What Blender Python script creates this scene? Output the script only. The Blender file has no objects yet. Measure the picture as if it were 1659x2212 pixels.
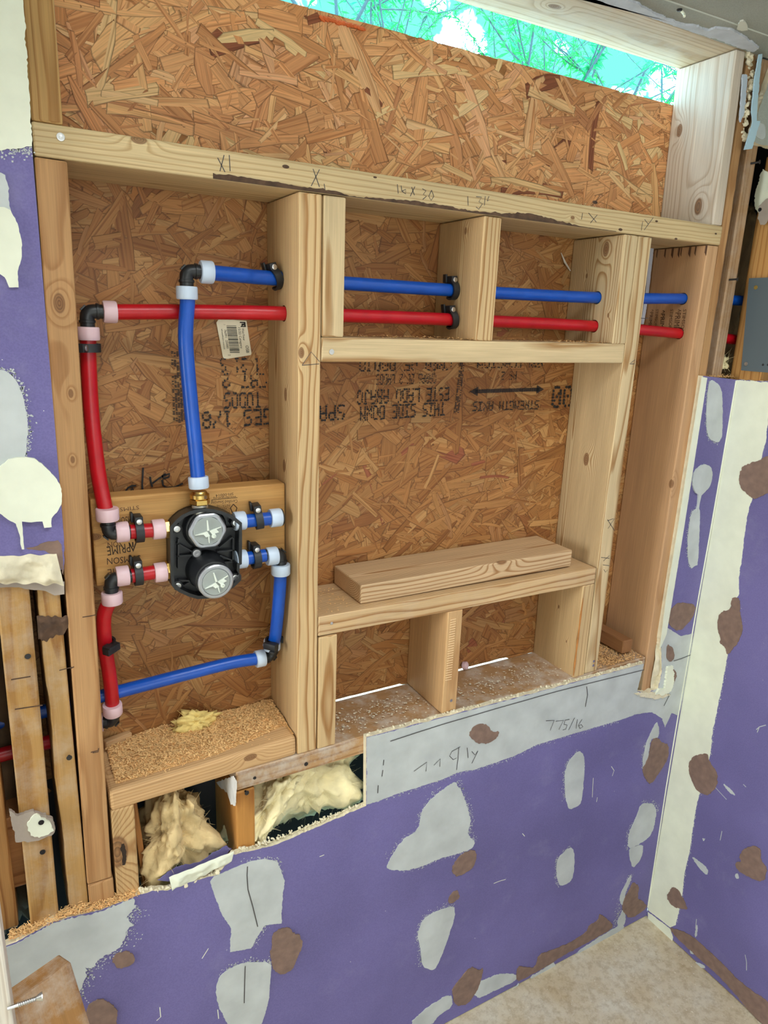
import bpy, bmesh, math, random
from mathutils import Vector, Matrix, noise as mn

# ------------------------------------------------------------------ camera, world, lights, exposure
C = bpy.context.scene.collection
SC = bpy.context.scene
W, H, FPX = 1659, 2212, 1491.98
CAM = Vector((-0.4128, -1.0261, 1.6134))
ROT = Matrix(((0.876, 0.097, -0.472), (-0.481, 0.249, -0.841), (0.036, 0.964, 0.265)))
def _axis_angle(p):
    a = Vector(p); t = a.length
    return Matrix.Rotation(t, 3, a.normalized())
ROT = _axis_angle((-0.27157, 0.03222, -0.50363)) @ Matrix(((1, 0, 0), (0, 0, -1), (0, 1, 0)))
cam = bpy.data.cameras.new('camera'); camo = bpy.data.objects.new('camera', cam); C.objects.link(camo)
cam.sensor_fit = 'HORIZONTAL'; cam.sensor_width = 36; cam.lens = 36 * FPX / W; cam.clip_start = 0.02
camo.matrix_world = Matrix.Translation(CAM) @ ROT.to_4x4()
SC.camera = camo
SC.view_settings.view_transform = 'Standard'; SC.view_settings.look = 'None'
SC.view_settings.exposure = 0.0; SC.view_settings.gamma = 1; SC.view_settings.use_curve_mapping = False
SC.cycles.use_denoising = True
SC.cycles.max_bounces = 8; SC.cycles.diffuse_bounces = 5; SC.cycles.sample_clamp_indirect = 6

world = bpy.data.worlds.new('sky'); SC.world = world; world.use_nodes = True
nt = world.node_tree; nt.nodes.clear()
def N(nt, t, **k):
    n = nt.nodes.new(t)
    for a, b in k.items(): setattr(n, a, b)
    return n
o_ = N(nt, 'ShaderNodeOutputWorld'); b_ = N(nt, 'ShaderNodeBackground'); tc = N(nt, 'ShaderNodeTexCoord')
nz = N(nt, 'ShaderNodeTexNoise'); nz.inputs['Scale'].default_value = 9.0; nz.inputs['Detail'].default_value = 5
rp = N(nt, 'ShaderNodeValToRGB')
rp.color_ramp.elements[0].position = .515; rp.color_ramp.elements[0].color = (.0095, .036, .0335, 1)
rp.color_ramp.elements[1].position = .59; rp.color_ramp.elements[1].color = (.42, .76, 1.0, 1)
nt.links.new(tc.outputs['Generated'], nz.inputs['Vector']); nt.links.new(nz.outputs['Fac'], rp.inputs[0])
nt.links.new(rp.outputs[0], b_.inputs[0]); b_.inputs[1].default_value = 28.0; nt.links.new(b_.outputs[0], o_.inputs[0])

sun = bpy.data.lights.new('sun', 'SUN'); sun.energy = 5.0; sun.angle = .01; sun.color = (1, .96, .88)
so = bpy.data.objects.new('sun', sun); C.objects.link(so)
so.rotation_euler = Vector((-.75, .25, -.85)).to_track_quat('-Z', 'Y').to_euler()
def area(name, loc, target, sx, sy, power, col):
    l = bpy.data.lights.new(name, 'AREA'); l.shape = 'RECTANGLE'; l.size = sx; l.size_y = sy; l.energy = power; l.color = col
    o = bpy.data.objects.new(name, l); C.objects.link(o); o.location = loc
    o.rotation_euler = (Vector(target) - Vector(loc)).to_track_quat('-Z', 'Y').to_euler()
    return o
area('left_key_light', (-3.25, -.58, 1.55), (0.8, -.35, 1.2), .75, 1.15, 66, (.92, .97, 1.0))  # unseen area light added in place of daylight from the left
area('overhead_fill_light', (.15, -1.1, 2.80), (.25, -.55, .0), 1.1, .8, 26, (.92, .97, 1.0))  # unseen overhead light added to brighten the floor and right wall
area('rear_fill_light', (-.5, -3.5, 1.3), (.2, 0, 1.3), 2.2, 1.7, 24, (.94, .98, 1.0))  # unseen fill added behind the camera for front faces and upper bay

# ------------------------------------------------------------------ picture measurements -> points on real planes
def ray(u, v): return ROT @ Vector(((u - W / 2) / FPX, (H / 2 - v) / FPX, -1.0))
def PY(u, v, y=0.0):
    d = ray(u, v); return CAM + d * ((y - CAM.y) / d.y)
def PX(u, v, x):
    d = ray(u, v); return CAM + d * ((x - CAM.x) / d.x)
def PZ(u, v, z):
    d = ray(u, v); return CAM + d * ((z - CAM.z) / d.z)
R = random.Random(7)

# ------------------------------------------------------------------ materials
def mat(name):
    m = bpy.data.materials.new(name); m.use_nodes = True; t = m.node_tree
    b = t.nodes['Principled BSDF']; return m, t, b
def L(t, a, b): t.links.new(a, b)
def col(c): return (c[0], c[1], c[2], 1)
def srgb(r, g, b):
    f = lambda c: (c / 255 / 12.92) if c / 255 <= .04045 else ((c / 255 + .055) / 1.055) ** 2.4
    return (f(r), f(g), f(b))
def plain(name, c, rough=.5, metal=0., spec=.5, bump=0., bscale=200., var=0., vscale=30., sss=0., trans=0.):
    m, t, b = mat(name)
    b.inputs['Base Color'].default_value = col(c); b.inputs['Roughness'].default_value = rough
    b.inputs['Metallic'].default_value = metal; b.inputs['Specular IOR Level'].default_value = spec
    if sss: b.inputs['Subsurface Weight'].default_value = sss; b.inputs['Subsurface Radius'].default_value = (.004, .004, .004)
    if trans: b.inputs['Transmission Weight'].default_value = trans
    tcn = N(t, 'ShaderNodeTexCoord')
    if var:
        n = N(t, 'ShaderNodeTexNoise'); n.inputs['Scale'].default_value = vscale; n.inputs['Detail'].default_value = 6
        L(t, tcn.outputs['Object'], n.inputs['Vector'])
        r = N(t, 'ShaderNodeMapRange'); r.inputs[1].default_value = .3; r.inputs[2].default_value = .7
        r.inputs[3].default_value = 1 - var; r.inputs[4].default_value = 1 + var
        L(t, n.outputs['Fac'], r.inputs[0])
        x = N(t, 'ShaderNodeVectorMath', operation='SCALE'); x.inputs[0].default_value = c; L(t, r.outputs[0], x.inputs['Scale'])
        L(t, x.outputs[0], b.inputs['Base Color'])
    if bump:
        n = N(t, 'ShaderNodeTexNoise'); n.inputs['Scale'].default_value = bscale; n.inputs['Detail'].default_value = 5
        L(t, tcn.outputs['Object'], n.inputs['Vector'])
        bp = N(t, 'ShaderNodeBump'); bp.inputs['Strength'].default_value = bump; bp.inputs['Distance'].default_value = .001
        L(t, n.outputs['Fac'], bp.inputs['Height']); L(t, bp.outputs[0], b.inputs['Normal'])
    return m

def mathn(t, op, a, b=None, c=None):
    n = N(t, 'ShaderNodeMath', operation=op)
    for i, x in enumerate((a, b, c)):
        if x is None: continue
        if hasattr(x, 'links'): L(t, x, n.inputs[i])
        else: n.inputs[i].default_value = x
    return n.outputs[0]
def mixc(t, fac, a, b, mode='MIX'):
    n = N(t, 'ShaderNodeMix', data_type='RGBA', blend_type=mode)
    for s, x in ((n.inputs[0], fac), (n.inputs[6], a), (n.inputs[7], b)):
        if hasattr(x, 'links'): L(t, x, s)
        else: s.default_value = x if isinstance(x, float) else col(x)
    return n.outputs[2]

def wood_material():
    """sawn softwood: growth rings round a pith in the board's own frame, knots taken from the board's properties"""
    m, t, b = mat('sawn_softwood')
    tcn = N(t, 'ShaderNodeTexCoord'); P = tcn.outputs['Object']
    def attr(name):
        a = N(t, 'ShaderNodeAttribute', attribute_type='OBJECT', attribute_name=name); return a
    pith = attr('pith').outputs['Vector']; tint = attr('tint').outputs['Color']; seed = attr('seed').outputs['Fac']
    gain = attr('ringgain').outputs['Fac']; grime = attr('grime').outputs['Fac']
    mp = N(t, 'ShaderNodeVectorMath', operation='MULTIPLY'); L(t, P, mp.inputs[0]); mp.inputs[1].default_value = (9, 9, 1.6)
    n1 = N(t, 'ShaderNodeTexNoise', noise_dimensions='4D'); n1.inputs['Scale'].default_value = 1; n1.inputs['Detail'].default_value = 3
    L(t, mp.outputs[0], n1.inputs['Vector']); L(t, seed, n1.inputs['W'])
    warp = mathn(t, 'MULTIPLY', mathn(t, 'SUBTRACT', n1.outputs['Fac'], .5), .022)
    ad = N(t, 'ShaderNodeVectorMath', operation='ADD'); L(t, P, ad.inputs[0]); L(t, pith, ad.inputs[1])
    fl = N(t, 'ShaderNodeVectorMath', operation='MULTIPLY'); L(t, ad.outputs[0], fl.inputs[0]); fl.inputs[1].default_value = (1, 1, .012)
    ln = N(t, 'ShaderNodeVectorMath', operation='LENGTH'); L(t, fl.outputs[0], ln.inputs[0])
    Rr = mathn(t, 'ADD', ln.outputs['Value'], warp)
    core = None; kring = None
    for i in (1, 2, 3):
        k = attr('knot%d' % i).outputs['Vector']; kr = attr('knotr%d' % i).outputs['Fac']
        s = N(t, 'ShaderNodeVectorMath', operation='SUBTRACT'); L(t, P, s.inputs[0]); L(t, k, s.inputs[1])
        q = N(t, 'ShaderNodeVectorMath', operation='MULTIPLY'); L(t, s.outputs[0], q.inputs[0]); q.inputs[1].default_value = (1, 1, .55)
        l2 = N(t, 'ShaderNodeVectorMath', operation='LENGTH'); L(t, q.outputs[0], l2.inputs[0])
        ratio = mathn(t, 'DIVIDE', l2.outputs['Value'], mathn(t, 'ADD', kr, 1e-6))
        fall = mathn(t, 'EXPONENT', mathn(t, 'MULTIPLY', mathn(t, 'MULTIPLY', ratio, ratio), -.22))
        Rr = mathn(t, 'ADD', Rr, mathn(t, 'MULTIPLY', fall, mathn(t, 'MULTIPLY', kr, 1.7)))
        mr = N(t, 'ShaderNodeMapRange', interpolation_type='SMOOTHSTEP'); L(t, ratio, mr.inputs[0])
        mr.inputs[1].default_value = .8; mr.inputs[2].default_value = 1.08; mr.inputs[3].default_value = 1; mr.inputs[4].default_value = 0
        core = mr.outputs[0] if core is None else mathn(t, 'MAXIMUM', core, mr.outputs[0])
        rg = mathn(t, 'FRACT', mathn(t, 'MULTIPLY', ratio, 3.2))
        rg = mathn(t, 'MULTIPLY', rg, mr.outputs[0])
        kring = rg if kring is None else mathn(t, 'MAXIMUM', kring, rg)
    fr = mathn(t, 'FRACT', mathn(t, 'MULTIPLY', Rr, 250.0))
    rr = N(t, 'ShaderNodeValToRGB'); L(t, fr, rr.inputs[0]); e = rr.color_ramp.elements
    e[0].position = 0; e[0].color = (0.12,) * 3 + (1,); e[1].position = 1; e[1].color = (.15,) * 3 + (1,)
    x = e.new(.55); x.color = (.1,) * 3 + (1,)
    x = e.new(.86); x.color = (.95,) * 3 + (1,)
    x = e.new(.93); x.color = (.8,) * 3 + (1,)
    ring = mathn(t, 'MULTIPLY', rr.outputs[0], gain)
    mp2 = N(t, 'ShaderNodeVectorMath', operation='MULTIPLY'); L(t, P, mp2.inputs[0]); mp2.inputs[1].default_value = (520, 520, 9)
    n2 = N(t, 'ShaderNodeTexNoise'); n2.inputs['Scale'].default_value = 1; n2.inputs['Detail'].default_value = 3; L(t, mp2.outputs[0], n2.inputs['Vector'])
    mp3 = N(t, 'ShaderNodeVectorMath', operation='MULTIPLY'); L(t, P, mp3.inputs[0]); mp3.inputs[1].default_value = (28, 28, 3)
    n3 = N(t, 'ShaderNodeTexNoise', noise_dimensions='4D'); n3.inputs['Scale'].default_value = 1; n3.inputs['Detail'].default_value = 5
    L(t, mp3.outputs[0], n3.inputs['Vector']); L(t, seed, n3.inputs['W'])
    dark = mixc(t, 1.0, tint, (.50, .32, .17), 'MULTIPLY')
    c1 = mixc(t, ring, tint, dark)
    f2 = N(t, 'ShaderNodeMapRange'); L(t, n2.outputs['Fac'], f2.inputs[0]); f2.inputs[1].default_value = .3; f2.inputs[2].default_value = .7; f2.inputs[3].default_value = .88; f2.inputs[4].default_value = 1.1
    f3 = N(t, 'ShaderNodeMapRange'); L(t, n3.outputs['Fac'], f3.inputs[0]); f3.inputs[1].default_value = .3; f3.inputs[2].default_value = .7; f3.inputs[3].default_value = .86; f3.inputs[4].default_value = 1.1
    sc = N(t, 'ShaderNodeVectorMath', operation='SCALE'); L(t, c1, sc.inputs[0]); L(t, mathn(t, 'MULTIPLY', f2.outputs[0], f3.outputs[0]), sc.inputs['Scale'])
    kcol = mixc(t, kring, (.30, .14, .055), (.10, .045, .02))
    c2 = mixc(t, mathn(t, 'MULTIPLY', core, .85), sc.outputs[0], kcol)
    # old plaster dust and grime
    n4 = N(t, 'ShaderNodeTexNoise', noise_dimensions='4D'); n4.inputs['Scale'].default_value = 22; n4.inputs['Detail'].default_value = 8; n4.inputs['Roughness'].default_value = .7
    L(t, P, n4.inputs['Vector']); L(t, seed, n4.inputs['W'])
    g4 = N(t, 'ShaderNodeMapRange'); L(t, n4.outputs['Fac'], g4.inputs[0]); g4.inputs[1].default_value = .44; g4.inputs[2].default_value = .68; g4.inputs[3].default_value = 0; g4.inputs[4].default_value = 1
    c3 = mixc(t, mathn(t, 'MULTIPLY', g4.outputs[0], grime), c2, (.62, .58, .52))
    L(t, c3, b.inputs['Base Color']); b.inputs['Roughness'].default_value = .62; b.inputs['Specular IOR Level'].default_value = .3
    hh = mathn(t, 'ADD', mathn(t, 'MULTIPLY', n2.outputs['Fac'], .5), mathn(t, 'MULTIPLY', ring, .5))
    bp = N(t, 'ShaderNodeBump'); bp.inputs['Strength'].default_value = .25; bp.inputs['Distance'].default_value = .0006
    L(t, hh, bp.inputs['Height']); L(t, bp.outputs[0], b.inputs['Normal'])
    return m

def strand_material():
    m, t, b = mat('pressed_wood_strand')
    uv = N(t, 'ShaderNodeUVMap'); a = N(t, 'ShaderNodeAttribute', attribute_type='GEOMETRY', attribute_name='tone')
    g = N(t, 'ShaderNodeAttribute', attribute_type='GEOMETRY', attribute_name='rim')
    mp = N(t, 'ShaderNodeVectorMath', operation='MULTIPLY'); L(t, uv.outputs[0], mp.inputs[0]); mp.inputs[1].default_value = (14, 420, 1)
    n = N(t, 'ShaderNodeTexNoise'); n.inputs['Scale'].default_value = 1; n.inputs['Detail'].default_value = 4; L(t, mp.outputs[0], n.inputs['Vector'])
    mp2 = N(t, 'ShaderNodeVectorMath', operation='MULTIPLY'); L(t, uv.outputs[0], mp2.inputs[0]); mp2.inputs[1].default_value = (4, 230, 1)
    n2 = N(t, 'ShaderNodeTexNoise'); n2.inputs['Scale'].default_value = 1; n2.inputs['Detail'].default_value = 1; L(t, mp2.outputs[0], n2.inputs['Vector'])
    st = N(t, 'ShaderNodeMapRange', interpolation_type='SMOOTHSTEP'); L(t, n2.outputs['Fac'], st.inputs[0]); st.inputs[1].default_value = .52; st.inputs[2].default_value = .66; st.inputs[3].default_value = 0; st.inputs[4].default_value = 1
    c = mixc(t, mathn(t, 'MULTIPLY', st.outputs[0], .55), a.outputs['Color'], mixc(t, 1.0, a.outputs['Color'], (.50, .34, .22), 'MULTIPLY'))
    f = N(t, 'ShaderNodeMapRange'); L(t, n.outputs['Fac'], f.inputs[0]); f.inputs[1].default_value = .3; f.inputs[2].default_value = .7; f.inputs[3].default_value = .8; f.inputs[4].default_value = 1.16
    sc = N(t, 'ShaderNodeVectorMath', operation='SCALE'); L(t, c, sc.inputs[0]); L(t, f.outputs[0], sc.inputs['Scale'])
    ed = N(t, 'ShaderNodeMapRange', interpolation_type='SMOOTHSTEP'); L(t, g.outputs['Fac'], ed.inputs[0]); ed.inputs[1].default_value = 0; ed.inputs[2].default_value = .11; ed.inputs[3].default_value = 1; ed.inputs[4].default_value = 0
    c2 = mixc(t, mathn(t, 'MULTIPLY', ed.outputs[0], .7), sc.outputs[0], (.085, .035, .012))
    tcn = N(t, 'ShaderNodeTexCoord'); ns = N(t, 'ShaderNodeTexNoise'); ns.inputs['Scale'].default_value = 4.2; ns.inputs['Detail'].default_value = 6; ns.inputs['Roughness'].default_value = .6
    L(t, tcn.outputs['Object'], ns.inputs['Vector'])
    sm = N(t, 'ShaderNodeMapRange', interpolation_type='SMOOTHSTEP'); L(t, ns.outputs['Fac'], sm.inputs[0]); sm.inputs[1].default_value = .54; sm.inputs[2].default_value = .72; sm.inputs[3].default_value = 0; sm.inputs[4].default_value = .5
    c2 = mixc(t, sm.outputs[0], c2, mixc(t, 1.0, c2, (.62, .60, .62), 'MULTIPLY'))
    L(t, c2, b.inputs['Base Color']); b.inputs['Roughness'].default_value = .5; b.inputs['Specular IOR Level'].default_value = .35
    bp = N(t, 'ShaderNodeBump'); bp.inputs['Strength'].default_value = .35; bp.inputs['Distance'].default_value = .0006
    hh = mathn(t, 'SUBTRACT', n.outputs['Fac'], mathn(t, 'MULTIPLY', ed.outputs[0], .8))
    L(t, hh, bp.inputs['Height']); L(t, bp.outputs[0], b.inputs['Normal'])
    return m

def paper_material(name, base, scuff):
    m, t, b = mat(name)
    tcn = N(t, 'ShaderNodeTexCoord'); P = tcn.outputs['Object']
    def nz(scale, det, rgh=.5):
        n = N(t, 'ShaderNodeTexNoise'); n.inputs['Scale'].default_value = scale; n.inputs['Detail'].default_value = det; n.inputs['Roughness'].default_value = rgh
        L(t, P, n.inputs['Vector']); return n.outputs['Fac']
    def mr(x, a, b_, c, d):
        n = N(t, 'ShaderNodeMapRange', interpolation_type='SMOOTHSTEP'); L(t, x, n.inputs[0])
        for i, q in enumerate((a, b_, c, d)): n.inputs[i + 1].default_value = q
        return n.outputs[0]
    v = mathn(t, 'MULTIPLY', mr(nz(3.5, 5), .3, .7, .88, 1.1), mr(nz(420, 2), .3, .7, .93, 1.07))
    s = N(t, 'ShaderNodeVectorMath', operation='SCALE'); s.inputs[0].default_value = base; L(t, v, s.inputs['Scale'])
    # dusty wipes and small plaster flecks
    dust = mathn(t, 'MULTIPLY', mr(nz(9, 8, .65), .55, .8, 0, 1), .35)
    fle = mathn(t, 'MULTIPLY', mr(nz(150, 3, .5), .72, .78, 0, 1), mr(nz(7, 3), .5, .62, 0, 1))
    c1 = mixc(t, dust, s.outputs[0], scuff)
    c2 = mixc(t, fle, c1, (.75, .76, .72))
    L(t, c2, b.inputs['Base Color']); b.inputs['Roughness'].default_value = .75; b.inputs['Specular IOR Level'].default_value = .25
    bp = N(t, 'ShaderNodeBump'); bp.inputs['Strength'].default_value = .1; bp.inputs['Distance'].default_value = .0005
    L(t, nz(300, 3), bp.inputs['Height']); L(t, bp.outputs[0], b.inputs['Normal'])
    return m

def concrete_material():
    m, t, b = mat('bare_concrete')
    tcn = N(t, 'ShaderNodeTexCoord'); P = tcn.outputs['Object']
    n = N(t, 'ShaderNodeTexNoise'); n.inputs['Scale'].default_value = 7; n.inputs['Detail'].default_value = 9; n.inputs['Roughness'].default_value = .62; L(t, P, n.inputs['Vector'])
    r = N(t, 'ShaderNodeValToRGB'); L(t, n.outputs['Fac'], r.inputs[0]); e = r.color_ramp.elements
    e[0].position = .3; e[0].color = col(srgb(196, 176, 140)); e[1].position = .72; e[1].color = col(srgb(216, 210, 192))
    x = e.new(.5); x.color = col(srgb(208, 194, 166))
    n2 = N(t, 'ShaderNodeTexNoise'); n2.inputs['Scale'].default_value = 45; n2.inputs['Detail'].default_value = 8; n2.inputs['Roughness'].default_value = .75; L(t, P, n2.inputs['Vector'])
    r2 = N(t, 'ShaderNodeValToRGB'); L(t, n2.outputs['Fac'], r2.inputs[0]); e = r2.color_ramp.elements
    e[0].position = .4; e[0].color = (.58, .50, .40, 1); e[1].position = .54; e[1].color = (1, 1, 1, 1)
    c = mixc(t, .52, r.outputs[0], r2.outputs[0], 'MULTIPLY')
    L(t, c, b.inputs['Base Color']); b.inputs['Roughness'].default_value = .85
    bp = N(t, 'ShaderNodeBump'); bp.inputs['Strength'].default_value = .4; bp.inputs['Distance'].default_value = .003
    L(t, n2.outputs['Fac'], bp.inputs['Height']); L(t, bp.outputs[0], b.inputs['Normal'])
    return m

def leaf_material():
    m, t, b = mat('thin_green_leaf')
    a = N(t, 'ShaderNodeAttribute', attribute_type='GEOMETRY', attribute_name='tone')
    L(t, a.outputs['Color'], b.inputs['Base Color']); b.inputs['Roughness'].default_value = .5
    tr = N(t, 'ShaderNodeBsdfTranslucent'); L(t, a.outputs['Color'], tr.inputs[0])
    mx = N(t, 'ShaderNodeMixShader'); mx.inputs[0].default_value = .7
    out = t.nodes['Material Output']; L(t, b.outputs[0], mx.inputs[1]); L(t, tr.outputs[0], mx.inputs[2]); L(t, mx.outputs[0], out.inputs[0])
    return m

WOOD = wood_material(); STRAND = strand_material(); LEAF = leaf_material(); CONC = concrete_material()
PURPLE = paper_material('purple_paper', srgb(111, 104, 154), srgb(150, 146, 178))
GREYPAINT = paper_material('grey_paint', srgb(160, 164, 156), srgb(175, 178, 170))
CREAM = plain('joint_compound', srgb(226, 229, 208), .7, bump=.25, bscale=90, var=.05, vscale=25)
SKIM = plain('thin_joint_compound', srgb(186, 191, 190), .75, bump=.12, bscale=120, var=.12, vscale=18)
TORN = plain('torn_brown_paper', srgb(128, 104, 92), .9, bump=.5, bscale=260, var=.16, vscale=60)
GYPSUM = plain('broken_gypsum', srgb(222, 212, 184), .9, bump=.8, bscale=160, var=.1, vscale=60)
GREYPAPER = plain('grey_backing_paper', srgb(165, 152, 140), .9, bump=.3, bscale=200, var=.08)
RED = plain('red_pipe_plastic', srgb(182, 12, 28), .32, var=.1, vscale=40)
BLUE = plain('blue_pipe_plastic', srgb(9, 78, 178), .32, var=.08, vscale=40)
SLEEVE_W = plain('translucent_white_sleeve', srgb(196, 210, 228), .35, sss=.3)
SLEEVE_P = plain('translucent_pinkish_sleeve', srgb(222, 190, 196), .35, sss=.3)
BLACK = plain('black_plastic', (.012, .013, .015), .38, bump=.05, bscale=400)
BLACKM = plain('matt_black_plastic', (.014, .015, .017), .5)
BRASS = plain('brass', srgb(206, 170, 100), .25, metal=1.0)
STEEL = plain('bright_steel', (.62, .62, .63), .28, metal=1.0)
DARKSTEEL = plain('black_screw_steel', (.05, .05, .055), .35, metal=.8)
CAPG = plain('grey_cap_plastic', srgb(150, 156, 152), .45)
CAPRIM = plain('chromed_cap_rim', (.42, .43, .47), .3, metal=.75)
CAPW = plain('white_relief_plastic', srgb(222, 228, 216), .4)
PLATEM = plain('painted_grey_steel', srgb(96, 108, 114), .5, metal=.35, bump=.06, bscale=500)
GOLD = plain('yellow_zinc_screw', srgb(224, 196, 110), .3, metal=.9)
BLACKINK = plain('black_ink', (.018, .016, .016), .7)
BROWNINK = plain('brown_stamp_ink', srgb(60, 42, 30), .8)
FAINTINK = plain('faint_stamp_ink', srgb(96, 66, 46), .8)
PENCIL = plain('pencil', (.06, .055, .055), .6)
LABELP = plain('label_paper', srgb(226, 216, 190), .6)
WOOL = plain('mineral_wool', srgb(232, 218, 172), .95, bump=1.0, bscale=140, var=.2, vscale=25)
WOOLD = plain('dusty_mineral_wool', srgb(150, 126, 92), .95, bump=1.0, bscale=140, var=.25, vscale=25)
DUST = plain('sawdust_chip', srgb(238, 194, 132), .8, var=.22, vscale=180)
DUSTD = plain('sawdust_bed', srgb(216, 168, 106), .9, bump=1., bscale=300, var=.3, vscale=250)
CRUMB = plain('plaster_crumb', srgb(214, 204, 182), .9, var=.15)
BARK = plain('dark_wane', srgb(84, 62, 46), .9, bump=1., bscale=150, var=.45, vscale=60)
GRAVEL = plain('pale_gravel', srgb(214, 206, 194), .9, var=.1, vscale=8)
BARKT = plain('tree_bark', srgb(62, 80, 86), .9, var=.2)
PLAST = plain('off_white_paint', srgb(226, 226, 220), .7)
ORANGE = plain('resin_orange_edge', srgb(226, 110, 52), .7, var=.2)

# ------------------------------------------------------------------ mesh helpers
def tag(o, label=None, cat=None, group=None, kind=None):
    if label: o['label'] = label
    if cat: o['category'] = cat
    if group: o['group'] = group
    if kind: o['kind'] = kind
    return o
def adopt(o, parent):
    o.parent = parent; o.matrix_parent_inverse = parent.matrix_basis.inverted()
def empty(name, loc, label=None, cat=None, group=None, kind=None):
    o = bpy.data.objects.new(name, None); C.objects.link(o); o.location = loc; o.empty_display_size = .05
    o.matrix_basis = Matrix.Translation(Vector(loc))
    return tag(o, label, cat, group, kind)
def link(name, bm, m, parent=None, smooth=False, origin=None, tri=False):
    if tri: bmesh.ops.triangulate(bm, faces=[f for f in bm.faces if len(f.verts) > 4])
    me = bpy.data.meshes.new(name)
    if origin is not None: bmesh.ops.translate(bm, verts=bm.verts, vec=-Vector(origin))
    bm.to_mesh(me); bm.free()
    ms = m if isinstance(m, (list, tuple)) else [m]
    for x in ms: me.materials.append(x)
    if smooth:
        for p in me.polygons: p.use_smooth = True
    o = bpy.data.objects.new(name, me); C.objects.link(o)
    if origin is not None: o.matrix_basis = Matrix.Translation(Vector(origin))
    if parent is not None: adopt(o, parent)
    return o
def smooth_by_angle(o, deg=35):
    me = o.data; me.update()
    for p in me.polygons: p.use_smooth = True
    bm = bmesh.new(); bm.from_mesh(me)
    for e in bm.edges:
        if len(e.link_faces) == 2 and e.calc_face_angle(0) > math.radians(deg): e.smooth = False
    bm.to_mesh(me); bm.free()
def add_box(bm, lo, hi, M=None, bevel=0.):
    vs = [Vector((x, y, z)) for z in (lo[2], hi[2]) for y in (lo[1], hi[1]) for x in (lo[0], hi[0])]
    if M is not None: vs = [M @ v for v in vs]
    v = [bm.verts.new(x) for x in vs]
    fs = [bm.faces.new([v[i] for i in q]) for q in ((0, 2, 3, 1), (4, 5, 7, 6), (0, 1, 5, 4), (2, 6, 7, 3), (0, 4, 6, 2), (1, 3, 7, 5))]
    if bevel:
        es = list({e for f in fs for e in f.edges})
        bmesh.ops.bevel(bm, geom=es, offset=bevel, segments=2, profile=.5, affect='EDGES')
def frame_from(axis, up=None):
    a = Vector(axis).normalized()
    u = Vector(up) if up is not None else (Vector((0, 0, 1)) if abs(a.z) < .9 else Vector((0, 1, 0)))
    x = u.cross(a).normalized(); y = a.cross(x)
    return x, y, a
def add_tube(bm, pts, r, seg=16, caps=True):
    pts = [Vector(p) for p in pts]; n = len(pts)
    rs = r if isinstance(r, (list, tuple)) else [r] * n
    rings = []; x = None
    for i, p in enumerate(pts):
        t = (pts[min(i + 1, n - 1)] - pts[max(i - 1, 0)]).normalized()
        if x is None: x, y, _ = frame_from(t)
        else:
            x = (x - t * x.dot(t)).normalized(); y = t.cross(x)
        rings.append([bm.verts.new(p + (x * math.cos(2 * math.pi * k / seg) + y * math.sin(2 * math.pi * k / seg)) * rs[i]) for k in range(seg)])
    for i in range(n - 1):
        for k in range(seg):
            bm.faces.new((rings[i][k], rings[i][(k + 1) % seg], rings[i + 1][(k + 1) % seg], rings[i + 1][k]))
    if caps:
        bm.faces.new(rings[0][::-1]); bm.faces.new(rings[-1])
def spline(pts, n=10):
    P = [Vector(p) for p in pts]; P = [P[0] * 2 - P[1]] + P + [P[-1] * 2 - P[-2]]; out = []
    for i in range(1, len(P) - 2):
        for k in range(n):
            t = k / n
            out.append(.5 * ((2 * P[i]) + (P[i + 1] - P[i - 1]) * t + (2 * P[i - 1] - 5 * P[i] + 4 * P[i + 1] - P[i + 2]) * t * t + (3 * P[i] - P[i - 1] - 3 * P[i + 1] + P[i + 2]) * t ** 3))
    out.append(P[-2]); return out
def add_lathe(bm, o, axis, prof, seg=32, up=None, flats=None):
    """prof: (distance along axis, radius)"""
    x, y, a = frame_from(axis, up); o = Vector(o); rings = []
    for d, r in prof:
        ring = []
        for k in range(seg):
            th = 2 * math.pi * k / seg; rr = r
            if flats:
                n_, amount = flats; w = (th % (2 * math.pi / n_)) - math.pi / n_
                rr = min(r, r * amount / math.cos(w))
            ring.append(bm.verts.new(o + a * d + (x * math.cos(th) + y * math.sin(th)) * rr))
        rings.append(ring)
    for i in range(len(rings) - 1):
        for k in range(seg):
            bm.faces.new((rings[i][k], rings[i][(k + 1) % seg], rings[i + 1][(k + 1) % seg], rings[i + 1][k]))
    bm.faces.new(rings[0][::-1]); bm.faces.new(rings[-1])
def rough_poly(pts, amp, step=.004, rng=R, closed=True):
    """break straight runs of an outline into a torn / trowelled edge"""
    out = []; n = len(pts)
    for i in range(n if closed else n - 1):
        a = Vector(pts[i]); b = Vector(pts[(i + 1) % n]); d = b - a; ln = d.length
        k = max(1, int(ln / step)); k = min(k, 60)
        nrm = Vector((-d.y, d.x)).normalized() if ln > 1e-9 else Vector((0, 0))
        seed = rng.random() * 100
        for j in range(k):
            t = j / k; env = min(1., 4 * t * (1 - t) * 2.)
            off = (mn.noise(Vector((seed + t * ln * 60, 0, 0))) * 1.3 + mn.noise(Vector((seed + t * ln * 260, 5, 0))) * .8 + rng.uniform(-.5, .5) * .8) * amp * (env if j else 0)
            out.append(a + d * t + nrm * off)
    return out
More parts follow.
